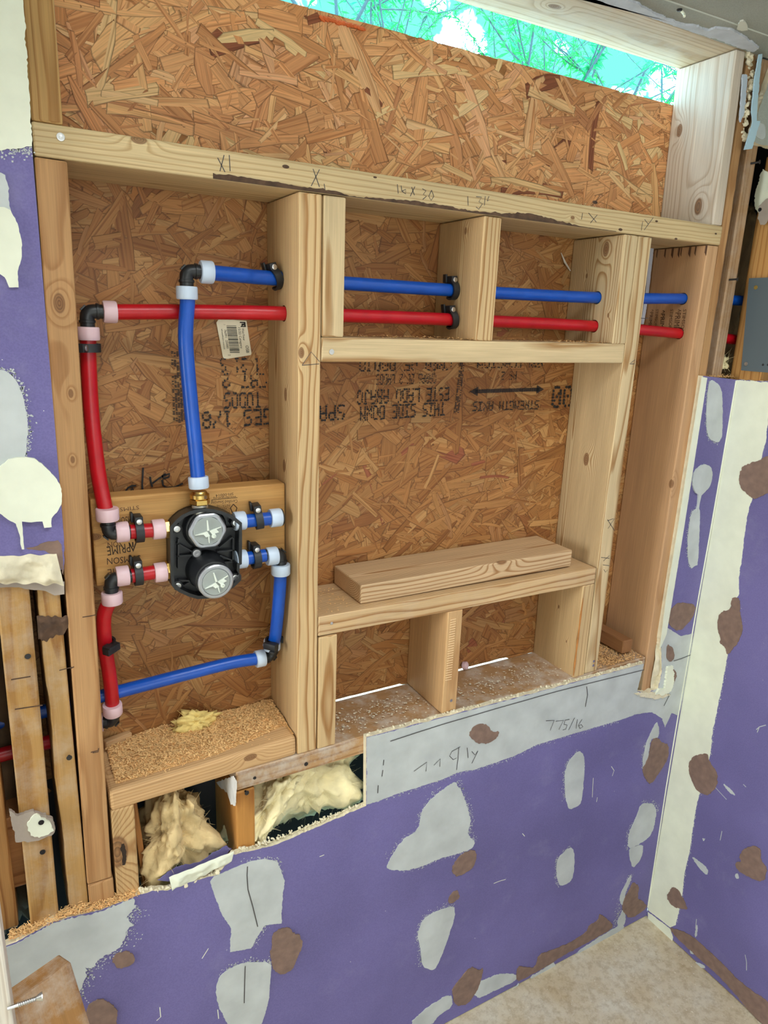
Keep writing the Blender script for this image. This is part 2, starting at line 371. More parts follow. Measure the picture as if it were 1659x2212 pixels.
def prism(bm, pts2, to3, h, mi_top=0, mi_side=0, base=0.):
    """pts2 outline; to3(p, h) -> world point at height h over the plane; closed solid"""
    top = [bm.verts.new(to3(p, h)) for p in pts2]; bot = [bm.verts.new(to3(p, base)) for p in pts2]
    f = bm.faces.new(top); f.material_index = mi_top
    g = bm.faces.new(bot[::-1]); g.material_index = mi_side
    n = len(pts2)
    for i in range(n):
        s = bm.faces.new((top[i], bot[i], bot[(i + 1) % n], top[(i + 1) % n])); s.material_index = mi_side
    bmesh.ops.recalc_face_normals(bm, faces=bm.faces)
    bmesh.ops.triangulate(bm, faces=[q for q in bm.faces if len(q.verts) > 4])

# planes of the room
DW = -.0127                         # face of the plasterboard on the back wall; the framing face is y = 0
XR = 1.067                          # face of the right wall
BACK = dict(P=lambda u, v: (lambda q: Vector((q.x, q.z)))(PY(u, v, DW)), to3=lambda p, h: Vector((p.x, DW - h, p.y)))
RIGHT = dict(P=lambda u, v: (lambda q: Vector((q.y, q.z)))(PX(u, v, XR)), to3=lambda p, h: Vector((XR - h, p.x, p.y)))
FRONT0 = dict(P=lambda u, v: (lambda q: Vector((q.x, q.z)))(PY(u, v, 0)), to3=lambda p, h: Vector((p.x, -h, p.y)))
def plane_y(y): return dict(P=lambda u, v: (lambda q: Vector((q.x, q.z)))(PY(u, v, y)), to3=lambda p, h: Vector((p.x, y - h, p.y)))
def plane_x(x): return dict(P=lambda u, v: (lambda q: Vector((q.y, q.z)))(PX(u, v, x)), to3=lambda p, h: Vector((x - h, p.x, p.y)))

PATCHES = [0]
def patch(name, parent, pl, px, m, h=.0009, amp=.0012, step=.003, soft=None):
    PATCHES[0] += 1; h += .000012 * (PATCHES[0] % 40)          # every smear has its own thickness
    raw = [pl['P'](*p) if max(abs(p[0]), abs(p[1])) > 3 else Vector(p) for p in px]
    if soft if soft is not None else (m in (TORN, SKIM)):
        raw = [q for i in range(len(raw)) for q in (raw[i].lerp(raw[(i + 1) % len(raw)], .2), raw[i].lerp(raw[(i + 1) % len(raw)], .8))]
    pts = rough_poly(raw, amp, step)
    bm = bmesh.new(); prism(bm, pts, pl['to3'], h)
    return link(name, bm, m, parent)
SPECK = {}
def speckle(key, pl, px, per=900, reach=.006, h=.0006):
    """flecks of compound beyond a dry trowelled edge"""
    bm = SPECK.setdefault(key, bmesh.new()); pts = [pl['P'](*p) for p in px]
    for i in range(len(pts) - 1):
        a, b = pts[i], pts[i + 1]; d = b - a
        if d.length < 1e-6: continue
        nr = Vector((-d.y, d.x)).normalized()
        for _ in range(int(d.length * per)):
            q = a + d * R.random() + nr * (R.gauss(0, 1) * reach); s = R.uniform(.0005, .0016) * (1.4 if R.random() < .2 else 1)
            k = R.choice((4, 5)); a0 = R.random() * 6
            vs = [bm.verts.new(pl['to3'](q + Vector((math.cos(a0 + 6.283 * j / k) * R.uniform(.5, 1.3), math.sin(a0 + 6.283 * j / k) * R.uniform(.5, 1.3))) * s, h)) for j in range(k)]
            bm.faces.new(vs)
def stroke(parent, pl, lines, wd=.0012, m=PENCIL, name='pencil_mark', h=.0004):
    """ribbons drawn on a surface, one object per line; lines are lists of picture points on that plane"""
    for ln in lines:
        bm = bmesh.new(); P = [pl['P'](*p) for p in ln]; prev = None
        for i, p in enumerate(P):
            d = (P[min(i + 1, len(P) - 1)] - P[max(i - 1, 0)]); n_ = Vector((-d.y, d.x)).normalized() * wd * .5
            cur = (bm.verts.new(pl['to3'](p + n_, h)), bm.verts.new(pl['to3'](p - n_, h)))
            if prev: bm.faces.new((prev[0], prev[1], cur[1], cur[0]))
            prev = cur
        link(name, bm, m, parent)

# text
_tcache = {}
def text_geo(s, size=1.0):
    if s not in _tcache:
        cu = bpy.data.curves.new('t', 'FONT'); cu.body = s; cu.size = 1.0; cu.resolution_u = 2
        o = bpy.data.objects.new('t', cu); C.objects.link(o)
        bpy.context.view_layer.update()
        me = bpy.data.meshes.new_from_object(o.evaluated_get(bpy.context.evaluated_depsgraph_get()))
        vs = [v.co.copy() for v in me.vertices]; fs = [tuple(p.vertices) for p in me.polygons]
        bpy.data.objects.remove(o); bpy.data.curves.remove(cu); bpy.data.meshes.remove(me)
        _tcache[s] = (vs, fs)
    return _tcache[s]
def add_text(bm, s, o, ux, uy, width=None, height=None):
    """lettering from o along ux (reading) and uy (up of the letters); scaled to a total width / cap height"""
    vs, fs = text_geo(s)
    x0 = min(v.x for v in vs); x1 = max(v.x for v in vs); y1 = max(v.y for v in vs)
    sx = width / (x1 - x0); sy = (height / y1) if height else sx
    V = [bm.verts.new(Vector(o) + Vector(ux) * ((v.x - x0) * sx) + Vector(uy) * (v.y * sy)) for v in vs]
    for f in fs:
        try: bm.faces.new([V[i] for i in f])
        except ValueError: pass
DOT = {'A': '01110100011000111111100011000110001', 'B': '11110100011000111110100011000111110', 'C': '01111100001000010000100001000001111', 'D': '11110100011000110001100011000111110', 'E': '11111100001000011110100001000011111', 'F': '11111100001000011110100001000010000', 'G': '01111100001000010011100011000101111', 'H': '10001100011000111111100011000110001', 'I': '11111001000010000100001000010011111', 'J': '00111000100001000010000101001001100', 'L': '10000100001000010000100001000011111', 'M': '10001110111010110101100011000110001', 'N': '10001110011010110011100011000110001', 'O': '01110100011000110001100011000101110', 'P': '11110100011000111110100001000010000', 'R': '11110100011000111110101001001010001', 'S': '01111100001000001110000010000111110', 'T': '11111001000010000100001000010000100', 'U': '10001100011000110001100011000101110', 'V': '10001100011000110001100010101000100', 'W': '10001100011000110101101011101110001', 'X': '10001100010101000100010101000110001', '0': '01110100011001110101110011000101110', '1': '00100011000010000100001000010001110', '2': '01110100010000100110010001000011111', '5': '11111100001111000001000011000101110', '8': '01110100011000101110100011000101110', '/': '00001000010001000100010001000010000', '-': '00000000000000011111000000000000000', '.': '00000000000000000000000000000000100', ' ': '0' * 35}
def add_dots(bm, s, o, ux, uy, width, height, keep=1.0, rng=R):
    """dot-matrix stamp, o = start of reading at the baseline"""
    n = len(s); cw = width / (n * 6 - 1); ch = height / 6.0
    for i, c in enumerate(s):
        g = DOT.get(c, DOT[' '])
        for r_ in range(7):
            for q in range(5):
                if g[r_ * 5 + q] == '0' or rng.random() > keep: continue
                p = Vector(o) + Vector(ux) * ((i * 6 + q) * cw) + Vector(uy) * ((6 - r_) * ch)
                p += Vector(ux) * rng.uniform(-.15, .15) * cw + Vector(uy) * rng.uniform(-.15, .15) * ch
                sx = cw * rng.uniform(.55, .80); sy = ch * rng.uniform(.45, .64)
                vs = [bm.verts.new(p + Vector(ux) * sx * math.cos(a) + Vector(uy) * sy * math.sin(a)) for a in (.4, 1.7, 2.7, 3.8, 5.2)]
                bm.faces.new(vs)

# ------------------------------------------------------------------ lumber
FRESH = srgb(236, 202, 150); PALE = srgb(238, 212, 166); PINK = srgb(224, 178, 132); HONEY = srgb(224, 172, 104)
OLD = srgb(206, 160, 96); TAN = srgb(212, 164, 112); WHITEW = srgb(238, 216, 182); WEATHER = srgb(190, 162, 128)
_seed = [1.0]
def lumber(name, label, p0, p1, w, d, tint=FRESH, pith=None, knots=(), ringgain=.55, grime=0., bevel=.0028, cat='timber', group=None, parent=None, front=None, wane=0.):
    """a board whose front face has the centre line p0-p1; w across that face, d into the wall"""
    p0 = Vector(p0); p1 = Vector(p1); z = (p1 - p0).normalized(); y = Vector(front) if front is not None else Vector((0, 1, 0))
    y = (y - z * y.dot(z)).normalized(); x = y.cross(z)
    M = Matrix((x, y, z)).transposed().to_4x4(); M.translation = p0
    bm = bmesh.new(); add_box(bm, (-w / 2, 0, 0), (w / 2, d, (p1 - p0).length), bevel=bevel)
    if wane:
        ln_ = (p1 - p0).length
        nseg = max(4, int(ln_ / .02))
        for k in range(1, nseg):
            bmesh.ops.bisect_plane(bm, geom=list(bm.verts) + list(bm.edges) + list(bm.faces), plane_co=(0, 0, ln_ * k / nseg), plane_no=(0, 0, 1))
        sd = _seed[0] * 3.1
        for v in bm.verts:
            if v.co.x * (1 if wane > 0 else -1) > w * .3 and v.co.y < d * .3:
                f = .5 + .5 * mn.noise(Vector((sd, 0, v.co.z * 9))) + .3 * mn.noise(Vector((sd, 3, v.co.z * 40)))
                v.co.x -= wane * max(0, f)
    me = bpy.data.meshes.new(name); bm.to_mesh(me); bm.free(); me.materials.append(WOOD)
    o = bpy.data.objects.new(name, me); C.objects.link(o); o.matrix_basis = M
    if parent is not None: adopt(o, parent)
    _seed[0] += 1.37
    o['tint'] = [float(c) * .75 for c in tint]; o['seed'] = float(_seed[0]); o['ringgain'] = float(ringgain); o['grime'] = float(grime)
    rr = random.Random(int(_seed[0] * 100))
    o['pith'] = [float(c) for c in (pith or (rr.uniform(-.05, .05), rr.uniform(-.20, -.10), rr.uniform(-2, -.5)))]
    Mi = M.inverted()
    for i, (pt, r) in enumerate(knots[:3]):
        q = Mi @ Vector(pt); o['knot%d' % (i + 1)] = [q.x, q.y, q.z]; o['knotr%d' % (i + 1)] = float(r)
    return tag(o, label, cat, group)
def drill(o, holes):
    """bore the pipe holes through a stud"""
    bm = bmesh.new()
    for c, ax, r, ln in holes:
        a = Vector(ax).normalized(); add_tube(bm, [Vector(c) - a * ln, Vector(c) + a * ln], r, 24)
    cu = link('hole_cutter', bm, WOOD)
    md = o.modifiers.new('b', 'BOOLEAN'); md.operation = 'DIFFERENCE'; md.object = cu; md.solver = 'EXACT'
    bpy.context.view_layer.update()
    me = bpy.data.meshes.new_from_object(o.evaluated_get(bpy.context.evaluated_depsgraph_get()))
    o.modifiers.clear(); old = o.data; o.data = me; bpy.data.meshes.remove(old); bpy.data.objects.remove(cu)
    me.materials.clear(); me.materials.append(WOOD)
    for p in me.polygons: p.material_index = 0
def screw(parent, p, n, head=.0042, stand=.0, m=DARKSTEEL, name='screw', shank=False):
    """screw or nail head on a surface point p with outward normal n"""
    p = Vector(p); n = Vector(n).normalized(); bm = bmesh.new()
    h = stand
    if stand > .002: add_tube(bm, [p, p + n * stand], head * .5, 10)
    add_lathe(bm, p + n * h, n, [(0, head * .7), (.0008, head), (.0014, head * .95), (.0016, head * .5), (.0012, .0006)], 16)
    x, y, a = frame_from(n)
    o = link(name, bm, m, parent); smooth_by_angle(o); return o

# ------------------------------------------------------------------ the room shell
D = 0.1397; T = 0.0381
def box_obj(name, lo, hi, m, parent=None, bevel=0.):
    bm = bmesh.new(); add_box(bm, lo, hi, bevel=bevel); return link(name, bm, m, parent)
fl = box_obj('floor', (-3.4, -3.6, -.12), (1.2, .0, 0), CONC)
tag(fl, 'dusty bare concrete floor at the foot of the purple walls', 'floor', kind='structure')
ce = box_obj('ceiling', (-3.4, -.42, 2.153), (1.3, .0, 2.30), GREYPAINT)
tag(ce, 'grey painted ceiling board meeting the top of the open wall', 'ceiling', kind='structure')
box_obj('roof_slab', (-3.4, 0, 2.194), (1.3, .17, 2.30), GREYPAINT, ce)
box_obj('soffit_face', (-3.4, -.46, 2.153), (1.3, -.42, 2.95), PLAST, ce)
box_obj('upper_ceiling', (-3.5, -3.8, 2.85), (1.3, -.42, 2.95), PLAST, ce)
wl = empty('wall_left', (-3.4, -1.8, 0), 'plain off-white side wall, out of the frame', 'wall', kind='structure')
box_obj('wall_panel', (-3.5, -3.7, 0), (-3.4, .15, 2.95), PLAST, wl)
wr = empty('wall_rear', (-1, -3.7, 0), 'plain off-white wall behind the camera', 'wall', kind='structure')
box_obj('wall_panel', (-3.5, -3.8, 0), (1.3, -3.7, 2.95), PLAST, wr)

wb = empty('wall_back', (0, 0, 0), 'back wall opened to its studs, purple board left standing below', 'wall', kind='structure')
def panel(name, pl, world_pts, parent, rough=None, face=PURPLE, thick=.0127, amp=.0016):
    """plasterboard: paper face, bare gypsum along the cut edges"""
    pts = []
    n = len(world_pts)
    for i in range(n):
        a = Vector(world_pts[i]); b = Vector(world_pts[(i + 1) % n])
        if rough and i in rough:
            seg = rough_poly([a, b], amp, .004, closed=False); pts += seg
        else: pts.append(a)
    bm = bmesh.new(); prism(bm, pts, pl['to3'], 0., 0, 1, base=-thick)
    return link(name, bm, [face, GYPSUM], parent)
low = panel('drywall_panel', BACK, [(-.62, .664), (-.4717, .662), (-.418, .677), (-.3465, .667), (-.3, .671), (-.287, .672), (-.262, .668), (-.241, .660), (-.2076, .6616), (-.157, .657), (-.138, .672), (-.125, .688), (-.10, .684), (-.044, .678), (.141, .697), (.1365, .8515), (.894, .838), (.889, .80), (.884, .766), (.925, .751), (.962, .756), (.966, .80), (.957, .835), (.9434, .894), (.9475, 1.5249), (1.0665, 1.516), (1.0665, 0.004), (-.62, 0.004)], wb, rough=(0, 1, 2, 3, 4, 5, 6, 7, 8, 9, 10, 11, 12, 13, 15, 17, 18, 19, 20, 21, 22))
upl = panel('drywall_panel', BACK, [(-.62, 2.152), (-.346, 2.152), (-.3525, 1.306), (-.356, 1.262), (-.62, 1.262)], wb, rough=(2, 3))
upr = panel('drywall_panel', BACK, [(.985, 1.995), (.990, 2.05), (1.018, 2.147), (1.0665, 2.147), (1.0665, 1.995)], wb, rough=(0, 1, 4), face=GREYPAINT)
box_obj('wall_panel', (-3.5, DW, 0), (-.62, .15, 2.3), PLAST, wb)
SHADEBLK = plain('cavity_shade_black', (.022, .021, .022), .9)  # near-black colour puts the shade of the bays into the boards behind
box_obj('shade_dark_board', (-.62, D, 0), (1.3, D + .015, .832), SHADEBLK, wb)
box_obj('shade_dark_board', (1.245, D, .832), (1.4, D + .015, 2.3), SHADEBLK, wb)
wrt = empty('wall_right', (XR, 0, 0), 'right side wall of purple board with a cream taped corner and torn patches', 'wall', kind='structure')
rp_ = panel('drywall_panel', RIGHT, [(DW, 0.004), (DW, 1.516), (-.10, 1.519), (-1.6, 1.525), (-1.6, .004)], wrt, rough=(1, 2))
box_obj('wall_panel', (1.22, -3.7, 0), (1.3, .155, 2.95), PLAST, wrt)
box_obj('wall_panel', (XR + .0, -3.7, 0), (1.22, -1.6, 2.95), PLAST, wrt)
box_obj('wall_panel', (XR, -1.6, 2.153), (1.22, -.46, 2.95), PLAST, wrt)
box_obj('drywall_panel', (XR, -1.6, 1.975), (XR + .0127, -.0127, 2.153), GREYPAINT, wrt)

# ---- compound, skim and torn patches of the lower back wall
def cp(*a, **k): return patch('compound_patch', *a, **k)
def tp(*a, **k): return patch('torn_patch', *a, **k)

B = BACK
band = [(.1372, .8505), (.30, .8475), (.60, .8425), (.893, .8375), (.8885, .80), (.8835, .7655), (.925, .7505), (.9625, .7555), (.9665, .80), (.9575, .835), (.944, .893), (.9445, .93), (1470, 1374), (1497, 1368), (1490, 1418), (1476, 1500), (1466, 1545), (1450, 1540), (1436, 1571), (1430, 1552), (1408, 1538), (1376, 1542), (1336, 1556), (1257, 1579), (1197, 1597), (1157, 1609), (1110, 1633), (1058, 1651), (1022, 1663), (991, 1667), (951, 1685), (919, 1695), (852, 1716), (814, 1731), (.1418, .700)]
cp(low, B, band, SKIM, soft=False); speckle('b', B, band[22:-1], 700, .004)
big = [(454, 1904), (462, 1893), (518, 1869), (539, 1861), (569, 1855), (599, 1860), (608, 1885), (615, 1901), (609, 1949), (608, 1994), (572, 1998), (557, 2021), (542, 2048), (497, 2056), (499, 2005), (480, 1977), (462, 1931)]
cp(low, B, big, SKIM, soft=False); speckle('b', B, [(518, 1869), (539, 1861), (569, 1855), (599, 1860), (608, 1885)], 900, .004); speckle('b', B, [(572, 1998), (557, 2021), (542, 2048)], 1500, .006)
cp(low, B, [(587, 2078), (530, 2078), (499, 2089), (474, 2108), (466, 2133), (469, 2169), (490, 2208), (505, 2240), (551, 2240), (569, 2202), (581, 2157), (584, 2111)], SKIM)
speckle('b', B, [(587, 2078), (530, 2078), (499, 2089), (474, 2108)], 1500, .005)
ctr = [(983, 1687), (995, 1706), (1007, 1734), (1017, 1770), (1009, 1802), (1027, 1818), (1018, 1834), (983, 1846), (947, 1854), (911, 1872), (868, 1881), (834, 1877), (840, 1858), (868, 1814), (903, 1794), (911, 1750), (931, 1726), (959, 1703)]
cp(low, B, ctr, SKIM, amp=.002); speckle('b', B, ctr[:6], 1600, .006); speckle('b', B, ctr[12:], 1200, .006); speckle('b', B, ctr[6:11], 700, .004)
tall = [(1249, 1621), (1261, 1629), (1263, 1659), (1257, 1722), (1253, 1738), (1229, 1750), (1221, 1726), (1219, 1679), (1225, 1647)]
cp(low, B, tall, SKIM); speckle('b', B, tall[6:] + tall[:1], 1300, .004)
lowp = [(1231, 1828), (1240, 1838), (1241, 1870), (1235, 1903), (1209, 1915), (1201, 1889), (1203, 1854)]
cp(low, B, lowp, SKIM); speckle('b', B, lowp[4:] + lowp[:1], 1300, .004)
cp(low, B, [(1418, 1556), (1424, 1575), (1420, 1596), (1404, 1596), (1400, 1640), (1388, 1660), (1388, 1640), (1396, 1603)], SKIM, amp=.0016); speckle('b', B, [(1396, 1603), (1388, 1640), (1388, 1660)], 1600, .004)
cpn = [(1384, 1735), (1411, 1735), (1419, 1753), (1408, 1802), (1383, 1823), (1356, 1834), (1357, 1802), (1374, 1765)]
cp(low, B, cpn, SKIM, amp=.0022); speckle('b', B, cpn[:3], 1600, .006); speckle('b', B, cpn[5:], 1600, .005)
cp(low, B, [(1359, 1832), (1389, 1823), (1388, 1843), (1381, 1860), (1366, 1876), (1359, 1850)], SKIM)
lm = [(981, 1955), (983, 1978), (964, 2037), (943, 2089), (932, 2096), (911, 2086), (908, 2048), (901, 2020), (913, 1985), (943, 1967)]
cp(low, B, lm, SKIM); speckle('b', B, lm[5:] + lm[:1], 1500, .005)
gl = [(-.618, .660), (-.4717, .6595), (-.418, .6745), (-.3465, .6645), (-.298, .669), (294, 1955), (272, 1982), (288, 1998), (277, 2006), (260, 2045), (224, 2064), (202, 2088), (183, 2088), (188, 2105), (174, 2136), (154, 2165), (120, 2180), (-30, 2180)]
cp(low, B, gl, SKIM, amp=.003, soft=False); speckle('b', B, gl[5:16], 2600, .011)
cp(low, B, [(1016, 2110), (1034, 2121), (1075, 2103), (1114, 2103), (1116, 2117), (1070, 2139), (1027, 2159)], SKIM, amp=.002)
cp(low, B, [(880, 2214), (925, 2173), (974, 2145), (978, 2173), (945, 2195), (932, 2214)], SKIM, amp=.002)
for q in ([(1002, 2203), (1060, 2162), (1114, 2131), (1121, 2121), (1117, 2138), (1060, 2172), (1005, 2206)], [(1145, 2108), (1170, 2096), (1194, 2076), (1201, 2086), (1180, 2103), (1149, 2121)], [(1243, 2058), (1290, 2026), (1345, 1994), (1348, 2004), (1300, 2036), (1247, 2066)], [(1330, 2000), (1346, 1960), (1352, 1982), (1347, 2000)], [(1340, 1930), (1362, 1888), (1364, 1896), (1350, 1930), (1346, 1955), (1338, 1950)]):
    cp(low, B, q, SKIM, amp=.0022)
speckle('b', B, [(1330, 2000), (1340, 1950), (1362, 1888)], 2200, .007)
for q in ([(587, 2018), (605, 2004), (626, 2003), (634, 2017), (646, 2017), (655, 2036), (641, 2069), (632, 2093), (608, 2105), (591, 2096), (582, 2060), (588, 2045)],
          [(979, 1865), (999, 1842), (1022, 1834), (1030, 1846), (1022, 1873), (991, 1893), (975, 1885)],
          [(1408, 1595), (1422, 1593), (1428, 1603), (1444, 1607), (1442, 1639), (1424, 1667), (1404, 1695), (1394, 1683), (1386, 1661), (1400, 1635)],
          [(1367, 1904), (1380, 1913), (1376, 1943), (1388, 1945), (1398, 1960), (1360, 1985), (1343, 1966), (1346, 1943), (1358, 1924)],
          [(1295, 1971), (1323, 1995), (1320, 2006), (1264, 2037), (1212, 2065), (1187, 2082), (1142, 2107), (1114, 2121), (1117, 2086), (1138, 2089), (1156, 2089), (1163, 2061), (1194, 2051), (1229, 2037), (1267, 2013), (1271, 1999), (1292, 1988)],
          [(1016, 2086), (1034, 2096), (1044, 2089), (1034, 2131), (1009, 2170), (981, 2170), (976, 2138), (985, 2124)],
          [(988, 1922), (993, 1939), (971, 1953), (967, 1943), (978, 1925)],
          [(239, 2073), (253, 2057), (277, 2052), (292, 2066), (287, 2081), (256, 2093)],
          [(183, 2177), (217, 2153), (253, 2175), (252, 2230), (193, 2230)],
          [(1012, 1588), (1020, 1570), (1036, 1562), (1054, 1566), (1060, 1580), (1078, 1578), (1074, 1592), (1056, 1604), (1030, 1606)]):
    tp(low, B, q, TORN, h=.0018, amp=.0020)
stroke(low, B, [[(1066, 1908), (1078, 1903), (1092, 1899)], [(1320, 1655), (1326, 1664), (1322, 1676)], [(1281, 1680), (1280, 1700), (1279, 1722)], [(1290, 1722), (1288, 1732)], [(436, 2070), (450, 2048)], [(470, 2180), (472, 2200)], [(345, 2175), (347, 2196), (338, 2204)], [(1128, 1800), (1133, 1806)], [(690, 1850), (700, 1846)], [(1000, 1868), (1016, 1860)]], .0016, CREAM, 'scuff_mark', h=.0008)
# strip beside the opening
edge = [(1515, 814), (1526, 816), (1500, 985), (1476, 1140), (1450, 1300), (1438, 1370), (1424, 1402), (1437, 1300), (1462, 1150), (1487, 990)]
cp(low, B, edge, CREAM, amp=.0004, h=.0020)
s1 = [(1537, 820), (1545, 826), (1553, 832), (1560, 850), (1560, 941), (1551, 957), (1530, 948), (1525, 919), (1526, 858), (1531, 826)]
cp(low, B, s1, SKIM); speckle('b', B, s1[5:] + s1[:1], 1000, .0025)
s2 = [(1507, 1095), (1512, 1105), (1507, 1220), (1500, 1222), (1492, 1229), (1485, 1205), (1485, 1158), (1492, 1107)]
cp(low, B, s2, SKIM); speckle('b', B, s2[4:] + s2[:1], 1000, .0025)
cp(low, B, [(1517, 1001), (1532, 1006), (1537, 1022), (1534, 1040), (1529, 1053), (1514, 1068), (1512, 1070), (1505, 1107), (1503, 1107), (1507, 1068), (1500, 1064), (1493, 1044), (1498, 1017)], SKIM, h=.0035, amp=.0008)
tp(low, B, [(1466, 1300), (1504, 1306), (1496, 1335), (1466, 1366), (1441, 1346), (1447, 1317)], TORN)
# knocked-out corner under the right stud
lump_sheet_later = [(1417, 1392), (1452, 1386), (1470, 1494), (1402, 1498)]
cp(low, B, [(1438, 1440), (1450, 1436), (1452, 1470), (1446, 1490), (1428, 1500), (1412, 1498), (1420, 1486), (1432, 1486)], CREAM, h=.006, amp=.003)
cp(low, B, [(1368, 1497), (1392, 1494), (1436, 1497), (1446, 1500), (1420, 1508), (1392, 1505)], GYPSUM, h=.004, amp=.003)
tp(low, B, [(1448, 1438), (1462, 1455), (1452, 1480), (1446, 1490), (1450, 1460)], TORN, h=.0024)
tp(low, B, [(1440, 1390), (1452, 1398), (1456, 1420), (1446, 1430), (1438, 1420)], TORN, h=.0024)
# bare paper-edge lines of the cut
stroke(low, B, [[(842, 1600), (900, 1581), (960, 1562), (1080, 1527), (1200, 1493), (1300, 1468), (1390, 1446)], [(1266, 1482), (1268, 1500), (1263, 1526)], [(1454, 1427), (1470, 1422), (1490, 1414)], [(1446, 1498), (1440, 1510), (1433, 1524)], [(828, 1640), (827, 1652)], [(826, 1662), (824, 1676)], [(816, 1695), (815, 1712)], [(534, 1870), (533, 1890), (535, 1920), (545, 1955), (556, 2000)], [(529, 2085), (528, 2120), (527, 2165)]], .0018, h=.0022)
# pencilled sums on the band
stroke(low, B, [[(1178, 1556), (1196, 1555), (1187, 1577)], [(1199, 1557), (1216, 1555), (1206, 1575)], [(1229, 1553), (1219, 1555), (1217, 1564), (1224, 1565), (1221, 1574), (1214, 1576)], [(1240, 1550), (1227, 1576)], [(1246, 1553), (1243, 1573)], [(1256, 1553), (1248, 1566), (1252, 1573), (1258, 1569), (1254, 1564), (1249, 1567)],
                [(893, 1665), (921, 1645), (919, 1665)], [(936, 1652), (950, 1638), (949, 1655)], [(993, 1612), (975, 1622), (970, 1632), (978, 1640), (985, 1636)], [(990, 1613), (988, 1640), (985, 1662)], [(1008, 1614), (1010, 1636)], [(1018, 1622), (1025, 1630), (1031, 1621)], [(1031, 1621), (1026, 1632), (1018, 1648)]], .0014, h=.0022)
# corner bead and tape line
bm = bmesh.new()
add_tube(bm, [PY(1590, 822, DW - .0002), PY(1560, 1000, DW - .0002), PY(1534, 1150, DW - .0002), PY(1507, 1300, DW - .0002), PY(1474, 1490, DW - .0002), PY(1439, 1700, DW - .0002), PY(1399, 1960, DW - .0002)], .0018, 8)
link('corner_tape', bm, CREAM, low)
# ---- upper left piece
cr = [(-60, -40), (48, -40), (50, 2), (66, 253), (69, 316), (40, 321), (10, 324), (-60, 326)]
cp(upl, B, cr, CREAM, amp=.0015); speckle('b', B, [(69, 316), (40, 321), (10, 324), (-10, 326)], 2600, .006)
cp(upl, B, [(-40, 366), (0, 372), (14, 380), (22, 452), (30, 490), (10, 520), (-40, 520)], SKIM)
cp(upl, B, [(-30, 447), (8, 448), (23, 455), (38, 484), (47, 524), (46, 560), (38, 587), (40, 621), (20, 621), (10, 599), (0, 592), (-30, 590)], CREAM, h=.004, amp=.0008)
g2 = [(-40, 796), (0, 798), (15, 802), (38, 825), (51, 860), (57, 893), (61, 918), (58, 950), (56, 1000), (-40, 1010)]
cp(upl, B, g2, SKIM); speckle('b', B, g2[1:9], 1800, .003)
cp(upl, B, [(-30, 1040), (-14, 1016), (0, 1006), (18, 991), (39, 987), (56, 986), (74, 989), (90, 1000), (104, 1014), (119, 1030), (129, 1045), (133, 1069), (132, 1087), (122, 1105), (111, 1117), (110, 1128), (111, 1136), (95, 1138), (91, 1124), (67, 1126), (47, 1124), (49, 1153), (52, 1184), (47, 1184), (43, 1157), (34, 1129), (17, 1120), (0, 1107), (-30, 1080)], CREAM, h=.006, amp=.0006)
tp(upl, B, [(52, 1184), (77, 1181), (98, 1170), (132, 1166), (139, 1248), (126, 1216), (104, 1191), (78, 1188)], TORN, h=.0006)
def lump_sheet(name, parent, px, m, y0, bulge, nx=46, ny=16, seed=3.0, edge=.0):
    """a torn, knobbly layer: grid inside a picture quad, swelling towards the room"""
    bm = bmesh.new(); a, b, c, d = [Vector(q) for q in px]; G = []
    for j in range(ny + 1):
        row = []
        for i in range(nx + 1):
            s, t = i / nx, j / ny
            q = a * (1 - s) * (1 - t) + b * s * (1 - t) + c * s * t + d * (1 - s) * t
            e = mn.noise(Vector((s * 7, t * .3, seed))) * edge
            if t > .5: q = q + Vector((0, e * 24 * (t - .5) * 2))
            if t < .5: q = q + Vector((0, e * 10 * (.5 - t) * 2))
            p = PY(q.x, q.y, y0)
            env = min(1, 5 * t, 5 * (1 - t), 6 * s + .3, 6 * (1 - s) + .3)
            n_ = mn.fractal(Vector((p.x * 28, seed, p.z * 28)), .9, 2.1, 5)
            p.y -= bulge * max(0.03, env * (.45 + .75 * n_))
            row.append(bm.verts.new(p))
        G.append(row)
    for j in range(ny):
        for i in range(nx): bm.faces.new((G[j][i], G[j][i + 1], G[j + 1][i + 1], G[j + 1][i]))
    return link(name, bm, m, parent, smooth=True)
lump_sheet('broken_gypsum', upl, [(-40, 1203), (122, 1196), (138, 1262), (-40, 1258)], GYPSUM, DW - .0005, .012, edge=.5)
bm = bmesh.new()
prism(bm, rough_poly([plane_y(-.002)['P'](*p) for p in [(-40, 1255), (139, 1256), (139, 1283), (118, 1286), (98, 1276), (74, 1274), (40, 1268), (-40, 1268)]], .001), plane_y(-.002)['to3'], .0012)
link('backing_paper', bm, GREYPAPER, upl)
# ---- right wall
Q = RIGHT
stripe = [(1591, 821), (1668, 826), (1659, 905), (1655, 951), (1649, 973), (1642, 1000), (1625, 1080), (1618, 1097), (1613, 1127), (1609, 1153), (1602, 1212), (1596, 1249), (1597, 1283), (1578, 1311), (1573, 1407), (1567, 1444), (1558, 1491), (1547, 1545), (1540, 1577), (1535, 1626), (1524, 1680), (1511, 1716), (1506, 1733), (1500, 1769), (1496, 1797), (1490, 1839), (1479, 1885), (1475, 1927), (1467, 1966), (1460, 1998), (1448, 2003), (1424, 1984), (1400, 1966), (1440, 1700), (1474, 1500), (1508, 1300), (1560, 1003)]
cp(rp_, Q, stripe, CREAM, amp=.0012); speckle('r', Q, stripe[13:30], 500, .002)
cp(rp_, Q, [(1400, 1970), (1448, 2006), (1454, 2024), (1452, 2035), (1407, 1996), (1400, 1984)], CREAM)
